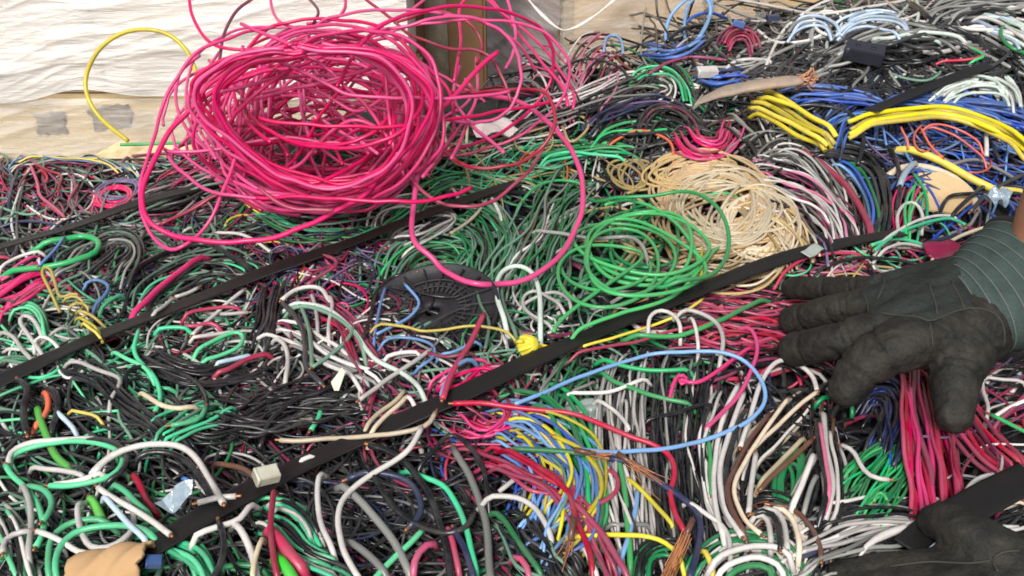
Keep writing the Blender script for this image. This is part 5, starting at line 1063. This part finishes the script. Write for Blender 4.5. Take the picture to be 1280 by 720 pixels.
# cardboard scraps
def scrap(name, label, cat, poly, mat, up, thick=.003, crease=.006, seed=1):
    """thin bent piece: outline in picture points laid on the heap, with real thickness"""
    rg = np.random.default_rng(seed); P = land(np.array(poly, float), up); c = P.mean(0)
    P[:, 2] = c[2]+(P[:, 2]-c[2])*.5; P = at_z(np.array(poly, float), P[:, 2]); c = P.mean(0)
    bm = bmesh.new(); top = [bm.verts.new(p-c) for p in P]; f = bm.faces.new(top)
    bmesh.ops.triangulate(bm, faces=[f]); bmesh.ops.subdivide_edges(bm, edges=bm.edges[:], cuts=7, use_grid_fill=True)
    D = rg.normal(size=(3, 2))*80; ph = rg.uniform(0, 6, 3)
    for v in bm.verts: v.co.z += crease*sum(abs(math.sin(D[q][0]*v.co.x+D[q][1]*v.co.y+ph[q])) for q in range(3))/2
    bm.normal_update()
    if sum(fc.normal.z for fc in bm.faces) < 0: bmesh.ops.reverse_faces(bm, faces=bm.faces)
    bmesh.ops.solidify(bm, geom=bm.faces[:], thickness=thick)
    o = bm_obj(name, bm, mat, None, smooth='card' not in name and 'plastic' not in name); o.location = c; return tag(o, label, cat)
def roll():
    """torn piece of corrugated cardboard, bent over like a broken tube"""
    A, Bq = land(np.array([[92, 722], [184, 702]], float), .004); ax = Bq-A; L = np.linalg.norm(ax); ax /= L; sd_ = np.cross(ax, [0, 0, 1.0]); sd_ /= np.linalg.norm(sd_)
    bm = bmesh.new(); nu, nv = 26, 18; g_ = []
    for i in range(nu):
        row = []
        for j in range(nv):
            u = i/(nu-1); t = (j/(nv-1)-.5)*3.4+.25*math.sin(u*5); rr = .0195*(1-.18*u+.06*math.sin(u*9+j*.5)); 
            e = .0016*math.sin(j*1.3)+.001*math.sin(j*2.3) if i in (0, nu-1) else 0
            f = .0028*abs(math.sin(u*7.5+j*.35))
            p_ = A+ax*(u*L+e)+sd_*(rr*math.sin(t))+np.array([0, 0, 1])*((rr-f)*math.cos(t)-.002)
            row.append(bm.verts.new(p_-A))
        g_.append(row)
    for i in range(nu-1):
        for j in range(nv-1): bm.faces.new((g_[i][j], g_[i+1][j], g_[i+1][j+1], g_[i][j+1]))
    bmesh.ops.recalc_face_normals(bm, faces=bm.faces); bmesh.ops.solidify(bm, geom=bm.faces[:], thickness=.0024)
    o = bm_obj('cardboard_scrap', bm, card_mat('crumpled_kraft', 'd2ad80', 'b58c62'), None); o.location = A; tag(o, 'crumpled tan cardboard piece under the strap end at the bottom left', 'cardboard')
roll()
scrap('cardboard_scrap', 'flat tan cardboard piece under the thick yellow cable at the right', 'cardboard', [(1146, 218), (1180, 216), (1210, 232), (1218, 250), (1196, 268), (1152, 262)], card, .0, .003, .0015, 3)
scrap('cardboard_scrap', 'pale cardboard flap lying at the left heap edge', 'cardboard', [(120, 196), (150, 180), (196, 184), (240, 178), (262, 188), (230, 206), (168, 212)], card_lt, .004, .003, .005, 4)
clear = simple_mat('crinkled_clear_plastic', 'a9bac6', .15, hex2='6f8290', nscale=70, bump=.6, bscale=120, spec=.9)
scrap('plastic_scrap', 'shiny crinkled clear plastic scrap beside the lower strap', 'plastic scrap', [(198, 646), (206, 634), (222, 622), (246, 620), (244, 636), (226, 644)], clear, .018, .0008, .014, 5)
scrap('plastic_scrap', 'crinkled clear plastic scrap above the glove cuff', 'plastic scrap', [(1226, 256), (1242, 244), (1264, 246), (1258, 262), (1240, 266)], clear, .02, .0008, .012, 6)
scrap('plastic_scrap', 'pale blue plastic sheet showing beneath the second glove', 'plastic scrap', [(1158, 690), (1176, 676), (1188, 692)], simple_mat('pale_blue_sheet', 'c3d4ea', .4), .006, .0008, .003, 7)
scrap('label_scrap', 'grey tape piece stuck on the long strap near the tan coil', 'tape', [(1000, 318), (1018, 308), (1030, 316), (1012, 326)], simple_mat('silver_tape', '9aa29c', .35), .012, .0008, .004, 8)
scrap('paper_scrap', 'cream paper scrap lying left of the lower strap', 'paper scrap', [(414, 480), (428, 462), (432, 470), (424, 494), (418, 492)], simple_mat('cream_paper', 'dfe0c8', .7), .012, .0008, .004, 9)
scrap('paper_scrap', 'white fluffy paper scrap below the magenta loops', 'paper scrap', [(590, 166), (612, 158), (640, 166), (648, 178), (618, 182), (596, 178)], simple_mat('white_paper', 'f0e0dc', .8, bump=.6), .012, .001, .016, 10)
scrap('plum_sleeve', 'dark plum flat sleeve piece above the glove', 'plastic scrap', [(1152, 308), (1186, 304), (1212, 318), (1200, 332), (1160, 322)], CM('q'), .012, .003, .004, 11)
bm = bmesh.new(); lump(bm, (.017, .011, .007), 4, 4, .55, 4.5); o = bm_obj('plastic_lump', bm, simple_mat('clear_grey_plastic', 'a7b3ae', .12, hex2='6e7a76', nscale=50, spec=.9, bump=.4), None); put(o, (738, 514), .001); tag(o, 'clear greyish plastic lump beside the hanging black and white wires', 'plastic lump')
bm = bmesh.new(); lump(bm, (.012, .008, .005), 6, 4, .5, 4.0); o = bm_obj('plastic_lump', bm, simple_mat('stone_grey_plastic', '9c9a88', .5, hex2='7f7c6c', nscale=50), None); put(o, (378, 526), .0); tag(o, 'dull grey plastic lump between black wires left of the strap', 'plastic lump')
# frayed copper cables
def fray(label, start, tip, n, length, r=.35, spread=.35, up=.02):
    a, b = land(np.array([start, tip], float), up); d = (b-a)/np.linalg.norm(b-a)
    root = thing('copper_strands', label, 'copper wire', tuple(a)); Vs, Fs, k = [], [], 0
    for q in range(n):
        e = d+RNG.normal(0, spread, 3)*[1, 1, .6]; e /= np.linalg.norm(e); L = length*RNG.uniform(.3, .75); bend = RNG.normal(0, .16, 3); s = RNG.normal(0, .0018, 3)
        Q = np.stack([s+d*t*L*.5+e*t*L*.5+bend*L*t*t*.6 for t in np.linspace(0, 1, 9)]); V, F, C = tube_geo(Q, r*.001, 5); Vs.append(V); Fs.append(F+k); k += len(V)
    o = bpy.data.objects.new('fine_strands', mesh_from('fine_strands', np.vstack(Vs), np.vstack(Fs), mats=[copper])); COL.objects.link(o); o.parent = root; o['kind'] = 'stuff'
    V, F, C = tube_geo(np.stack([-d*.012, -d*.004, d*.004]), .0022, 8); o = bpy.data.objects.new('crimped_end', mesh_from('crimped_end', V, F, C, [CM('a')])); COL.objects.link(o); o.parent = root
fray('bare copper strands fanned at the bottom centre under the crimson wire', (858, 668), (838, 716), 26, .07, .4, .10)
fray('bare copper strands bursting from the navy cable', (788, 578), (828, 606), 12, .05, .3, .25)
fray('bare copper strands at the end of the teal wire', (738, 566), (770, 572), 10, .026, .35, .12)
fray('bare copper strands among the crimson wires', (714, 668), (708, 706), 12, .035, .35, .2)

# ================================================================== GLOVED HANDS
leather = simple_mat('dark_work_leather', '1a1917', .7, hex2='36332d', nscale=48, bump=.9, bscale=130, spec=.3)
fabric = simple_mat('teal_grey_canvas', '3a4744', .9, hex2='4c5a57', nscale=40, bump=.5, bscale=600, spec=.15)
thread = simple_mat('seam_thread', '38362f', .8)
def chain_mesh(chains):
    """closed tapered limbs: chains of (point, radius)"""
    Vs, Fs, Cs, k = [], [], [], 0
    for ch in chains:
        A = np.array([list(p)+[r] for p, r in ch]); Q = A[:1]
        Q = np.vstack([spline_n(A, 7)]); P, R = Q[:, :3], Q[:, 3]
        t0 = P[0]-P[1]; t0 /= np.linalg.norm(t0); t1 = P[-1]-P[-2]; t1 /= np.linalg.norm(t1)
        an = np.linspace(math.pi/2*.95, .15, 5)
        P = np.vstack([[P[0]+t0*R[0]*math.sin(a) for a in an], P, [P[-1]+t1*R[-1]*math.sin(a) for a in an[::-1]]]); R = np.r_[[R[0]*math.cos(a) for a in an], R, [R[-1]*math.cos(a) for a in an[::-1]]]
        V, F, C = tube_geo(P, R, 16); Vs.append(V); Fs.append(F+k); Cs += [[i+k for i in c] for c in C]; k += len(V)
    return np.vstack(Vs), np.vstack(Fs), Cs
def spline_n(A, n):
    Q = np.vstack([2*A[0]-A[1], A, 2*A[-1]-A[-2]]); out = []
    for i in range(1, len(Q)-2):
        a, b, c, d = Q[i-1], Q[i], Q[i+1], Q[i+2]; t = np.linspace(0, 1, n, endpoint=False)[:, None]
        out.append(.5*((2*b)+(-a+c)*t+(2*a-5*b+4*c-d)*t*t+(-a+3*b-3*c+d)*t**3))
    return np.vstack(out+[A[-1:]])
def fused(name, chains, mat, root, vox=.0032, smooth=7, wrinkle=.0011, seed=1, cuts=()):
    V, F, C = chain_mesh(chains); me = mesh_from('tmp', V, F, C)
    t = bpy.data.objects.new('tmp', me); COL.objects.link(t)
    m = t.modifiers.new('r', 'REMESH'); m.mode = 'VOXEL'; m.voxel_size = vox
    s = t.modifiers.new('s', 'SMOOTH'); s.iterations = smooth; s.factor = .5
    dg = bpy.context.evaluated_depsgraph_get(); ev = t.evaluated_get(dg); out = bpy.data.meshes.new_from_object(ev)
    bpy.data.objects.remove(t)
    n = len(out.vertices); co_ = np.empty(n*3, np.float32); out.vertices.foreach_get('co', co_); co_ = co_.reshape(-1, 3); no = np.empty(n*3, np.float32); out.vertices.foreach_get('normal', no); no = no.reshape(-1, 3)
    rg = np.random.default_rng(seed); D = np.zeros(n)
    for q in range(9):   # creases of worn leather
        k = rg.normal(size=3); k /= np.linalg.norm(k); f = rg.uniform(90, 420); ph = rg.uniform(0, 6); w = rg.normal(size=3)*30
        D += (np.abs(np.sin(co_ @ k*f+ph+1.5*np.sin(co_ @ w)))-.6)*(180/f)**.7/5
    co_ = co_+no*(wrinkle*D)[:, None]
    for (p, d, wd_, dp) in cuts:  # seams pressed in across a finger
        u = (co_-np.array(p)) @ (np.array(d)/np.linalg.norm(d)); far = np.linalg.norm(co_-np.array(p), axis=1)
        co_ -= no*(dp*np.exp(-(u/wd_)**2)*(far < .035))[:, None]
    out.vertices.foreach_set('co', co_.ravel().astype(np.float32)); out.materials.clear(); out.materials.append(mat)
    for p in out.polygons: p.use_smooth = True
    out.update(); o = bpy.data.objects.new(name, out); COL.objects.link(o); return under(o, root)
def gz(x, y, z): return at_z(np.array([[x, y]], float), z)[0]
def px_r(px, p): return px*np.linalg.norm(p-CAM)*.96/FPX
def chainpx(rows):
    out = []
    for (x, y, z, rp) in rows:
        p = gz(x, y, z); out.append((p, px_r(rp*.91, p)))
    return out
hz = float(np.median(look_c(*at_z(np.array([[1000, 400], [1100, 430], [1150, 500]], float), .03)[:, :2].T)))
B0 = hz+.004
root = thing('work_glove', 'dark leather work glove with a striped canvas cuff on a hand pressing the wires', 'glove', tuple(gz(1120, 400, B0)))
fing = [
 chainpx([(1205, 360, B0+.07, 44), (1130, 366, B0+.068, 34), (1084, 366, B0+.060, 23), (1036, 362, B0+.044, 18), (990, 360, B0+.022, 15)]),      # little finger, farthest
 chainpx([(1210, 372, B0+.07, 46), (1140, 376, B0+.072, 36), (1090, 380, B0+.066, 24), (1040, 389, B0+.048, 22), (992, 400, B0+.022, 21)]),      # ring
 chainpx([(1214, 392, B0+.07, 48), (1150, 398, B0+.072, 40), (1104, 408, B0+.068, 27), (1048, 426, B0+.050, 25), (994, 437, B0+.022, 24)]),      # middle
 chainpx([(1216, 410, B0+.066, 50), (1166, 420, B0+.068, 40), (1122, 434, B0+.066, 35), (1082, 456, B0+.050, 32), (1058, 486, B0+.030, 25)]),     # index, bent
 chainpx([(1226, 396, B0+.064, 46), (1208, 420, B0+.060, 48), (1196, 456, B0+.052, 38), (1193, 488, B0+.042, 29), (1192, 518, B0+.030, 25)]),     # thumb
 chainpx([(1232, 356, B0+.085, 42), (1196, 372, B0+.075, 46), (1150, 388, B0+.070, 44)])]
def cut(a, b, t, w=.0016, d=.002):
    A, Bq = gz(*a), gz(*b); return (A+(Bq-A)*t, Bq-A, w, d)
cuts = [cut((1090, 380, B0+.066), (1040, 389, B0+.048), .5), cut((1090, 380, B0+.066), (1040, 389, B0+.048), .65, .001, .0014), cut((1104, 408, B0+.068), (1048, 426, B0+.05), .75), cut((1104, 408, B0+.068), (1048, 426, B0+.05), .9, .001, .0014), cut((1122, 434, B0+.066), (1082, 456, B0+.05), .45), cut((1082, 456, B0+.05), (1058, 486, B0+.03), .3), cut((1196, 456, B0+.052), (1193, 488, B0+.042), .3), cut((1196, 456, B0+.052), (1193, 488, B0+.042), .55, .0012, .0016), cut((1208, 420, B0+.06), (1196, 456, B0+.052), .5), (gz(1018, 388, B0+.035), gz(1040, 384, B0+.05)-gz(1010, 392, B0+.03), .0012, .0022), (gz(1086, 402, B0+.08), gz(1104, 400, B0+.068)-gz(1046, 418, B0+.05), .0012, .0025), (gz(1016, 428, B0+.035), gz(1046, 424, B0+.05)-gz(1000, 432, B0+.02), .0014, .0018)]
body = fused('glove_body', fing, leather, root, .0024, 3, .0020, 3, cuts)
# canvas back panel of the glove between the leather pieces
def project(p):
    d = np.asarray(p)-CAM; zc = d[1]*CP-d[2]*SP; return 640+FPX*d[0]/zc, 360-FPX*(d[1]*SP+d[2]*CP)/zc
def inside(x, y, poly):
    c = False
    for (x0, y0), (x1, y1) in zip(poly, poly[1:]+poly[:1]):
        if (y0 > y) != (y1 > y) and x < (x1-x0)*(y-y0)/(y1-y0)+x0: c = not c
    return c
body.data.materials.append(simple_mat('worn_canvas_back', '262927', .9, hex2='3b403d', nscale=30, bump=.6, bscale=500, spec=.15))
patch = [(1076, 372), (1098, 338), (1130, 322), (1200, 318), (1216, 384), (1188, 392), (1164, 401), (1140, 397), (1098, 390)]
for f in body.data.polygons:
    if f.normal.z > .1 and inside(*project(f.center), patch): f.material_index = 1
dg = bpy.context.evaluated_depsgraph_get()
def on_mesh(o, pts, lift=.0006):
    """lay a picture path on the side of a mesh that the camera sees"""
    bv = BVHTree.FromPolygons([tuple(o.matrix_world @ v.co) for v in o.data.vertices], [tuple(p.vertices) for p in o.data.polygons])
    out = []
    for x, y in spline(pts, 2.0)[:, :2]:
        d = Vector(rays([(x, y)])[0]).normalized(); h, nn, i, ds = bv.ray_cast(Vector(CAM), d)
        if h is not None: out.append(np.array(h-d*lift))
    return np.array(out)
bpy.context.view_layer.update()
def seam(o, pts, root_, name='seam', r=.0008, mat=thread):
    P = on_mesh(o, pts)
    if len(P) < 6: return
    for c in range(3): P[:, c] = gauss(P[:, c], 2)
    s = tube_obj(name, P, r, mat, None, 5); s.parent = o
for pts in ([(1096, 390), (1120, 394), (1150, 396), (1162, 402), (1186, 392), (1212, 385), (1236, 388), (1250, 398), (1256, 416), (1254, 436)], [(1162, 402), (1165, 418), (1166, 436)], [(1096, 376), (1106, 352), (1102, 340)], [(1160, 352), (1168, 374), (1172, 394)], [(1086, 398), (1084, 378), (1080, 366)], [(1188, 350), (1200, 372), (1206, 386)]):
    seam(body, pts, root)
# cuff: wide canvas gauntlet with bands around it, open at the far end
def cuff(name, rows, mat, root, n=44, sq=.8):
    A = np.array([list(gz(x, y, z))+[0] for x, y, z, rp in rows]); 
    for q, (x, y, z, rp) in enumerate(rows): A[q, 3] = px_r(rp, A[q, :3])
    Q = spline_n(A, 16); P, R = Q[:, :3], Q[:, 3]; R = R*(1+.010*np.sin(np.arange(len(R))*1.25))
    V, F, C = tube_geo(P, R, 40, sq); V = V+RNG.normal(0, .0002, V.shape)
    inner, F2, _ = tube_geo(P, R-.003, 40, sq); k = len(V); F2 = F2[:, ::-1]+k; m = len(P)-1
    lip = [[m*40+i, m*40+(i+1) % 40, k+m*40+(i+1) % 40, k+m*40+i] for i in range(40)]
    o = bpy.data.objects.new(name, mesh_from(name, np.vstack([V, inner]), np.vstack([F, F2]), lip, [mat])); COL.objects.link(o); under(o, root); return o, P, R
def ring(P, T_, r, sq, th, mat, name, root):
    S = np.cross(T_, [0, 0, 1.0]); S /= np.linalg.norm(S); Nn = np.cross(S, T_); a = np.linspace(0, 2*math.pi, 49)
    Q = P+r*(np.cos(a)[:, None]*S+sq*np.sin(a)[:, None]*Nn); V, F, C = tube_geo(Q, th, 6); o = bpy.data.objects.new(name, mesh_from(name, V, F, (), [mat])); COL.objects.link(o); o.parent = root
rows = [(1182, 392, B0+.066, 44), (1212, 384, B0+.072, 62), (1252, 368, B0+.082, 78), (1296, 346, B0+.095, 86)]
cf, CPp, CR = cuff('cuff', rows, fabric, root)
stripe = simple_mat('pale_stripe_thread', '5d655f', .85)
Tn = np.gradient(CPp, axis=0); Tn /= np.linalg.norm(Tn, axis=1)[:, None]
for k in range(6, len(CPp)-2, 5): ring(CPp[k], Tn[k], CR[k]+.0002, .8, .0007, stripe, 'stripe', cf)
ring(CPp[-1], Tn[-1], CR[-1], .8, .0035, simple_mat('dark_binding', '23211f', .8), 'cuff_binding', cf)
# bare forearm above the cuff
skin = simple_mat('brown_skin', 'a8745a', .5, hex2='93634c', nscale=30)
a0 = gz(1298, 346, B0+.10); a1 = gz(1336, 262, B0+.16)
fused('forearm', [[(a0, px_r(44, a0)), ((a0+a1)/2, px_r(46, a0)), (a1, px_r(50, a0)), (a1+(a1-a0)*1.2, px_r(54, a0))]], skin, root, .005, 4, 0)
# the other gloved hand at the lower right corner
root2 = thing('work_glove', 'second dark leather work glove gripping the wide strap in the lower right corner', 'glove', tuple(gz(1200, 705, .0)))
h2 = float(np.median(look_c(*at_z(np.array([[1100, 705], [1180, 690]], float), .05)[:, :2].T)))+.006
f2 = [chainpx([(1330, 740, h2+.035, 56), (1250, 722, h2+.035, 44), (1170, 712, h2+.026, 28), (1110, 712, h2+.018, 22), (1050, 716, h2+.010, 18)]),
      chainpx([(1330, 752, h2+.03, 56), (1240, 744, h2+.03, 46), (1160, 738, h2+.022, 30), (1070, 738, h2+.010, 22)]),
      chainpx([(1310, 730, h2+.04, 52), (1262, 700, h2+.045, 36), (1220, 676, h2+.05, 33), (1186, 654, h2+.048, 27), (1168, 652, h2+.04, 22)])]
b2 = fused('glove_body', f2, leather, root2, .0030, 6, .0013, 8)
bpy.context.view_layer.update()
for pts in ([(1240, 700), (1252, 690), (1276, 688)], [(1240, 700), (1248, 716)], [(1110, 708), (1160, 702), (1210, 704), (1240, 700)]): seam(b2, pts, root2)
print('strands', NS)

print('tris', sum(sum(len(q.vertices)-2 for q in m.polygons)*m.users for m in bpy.data.meshes))
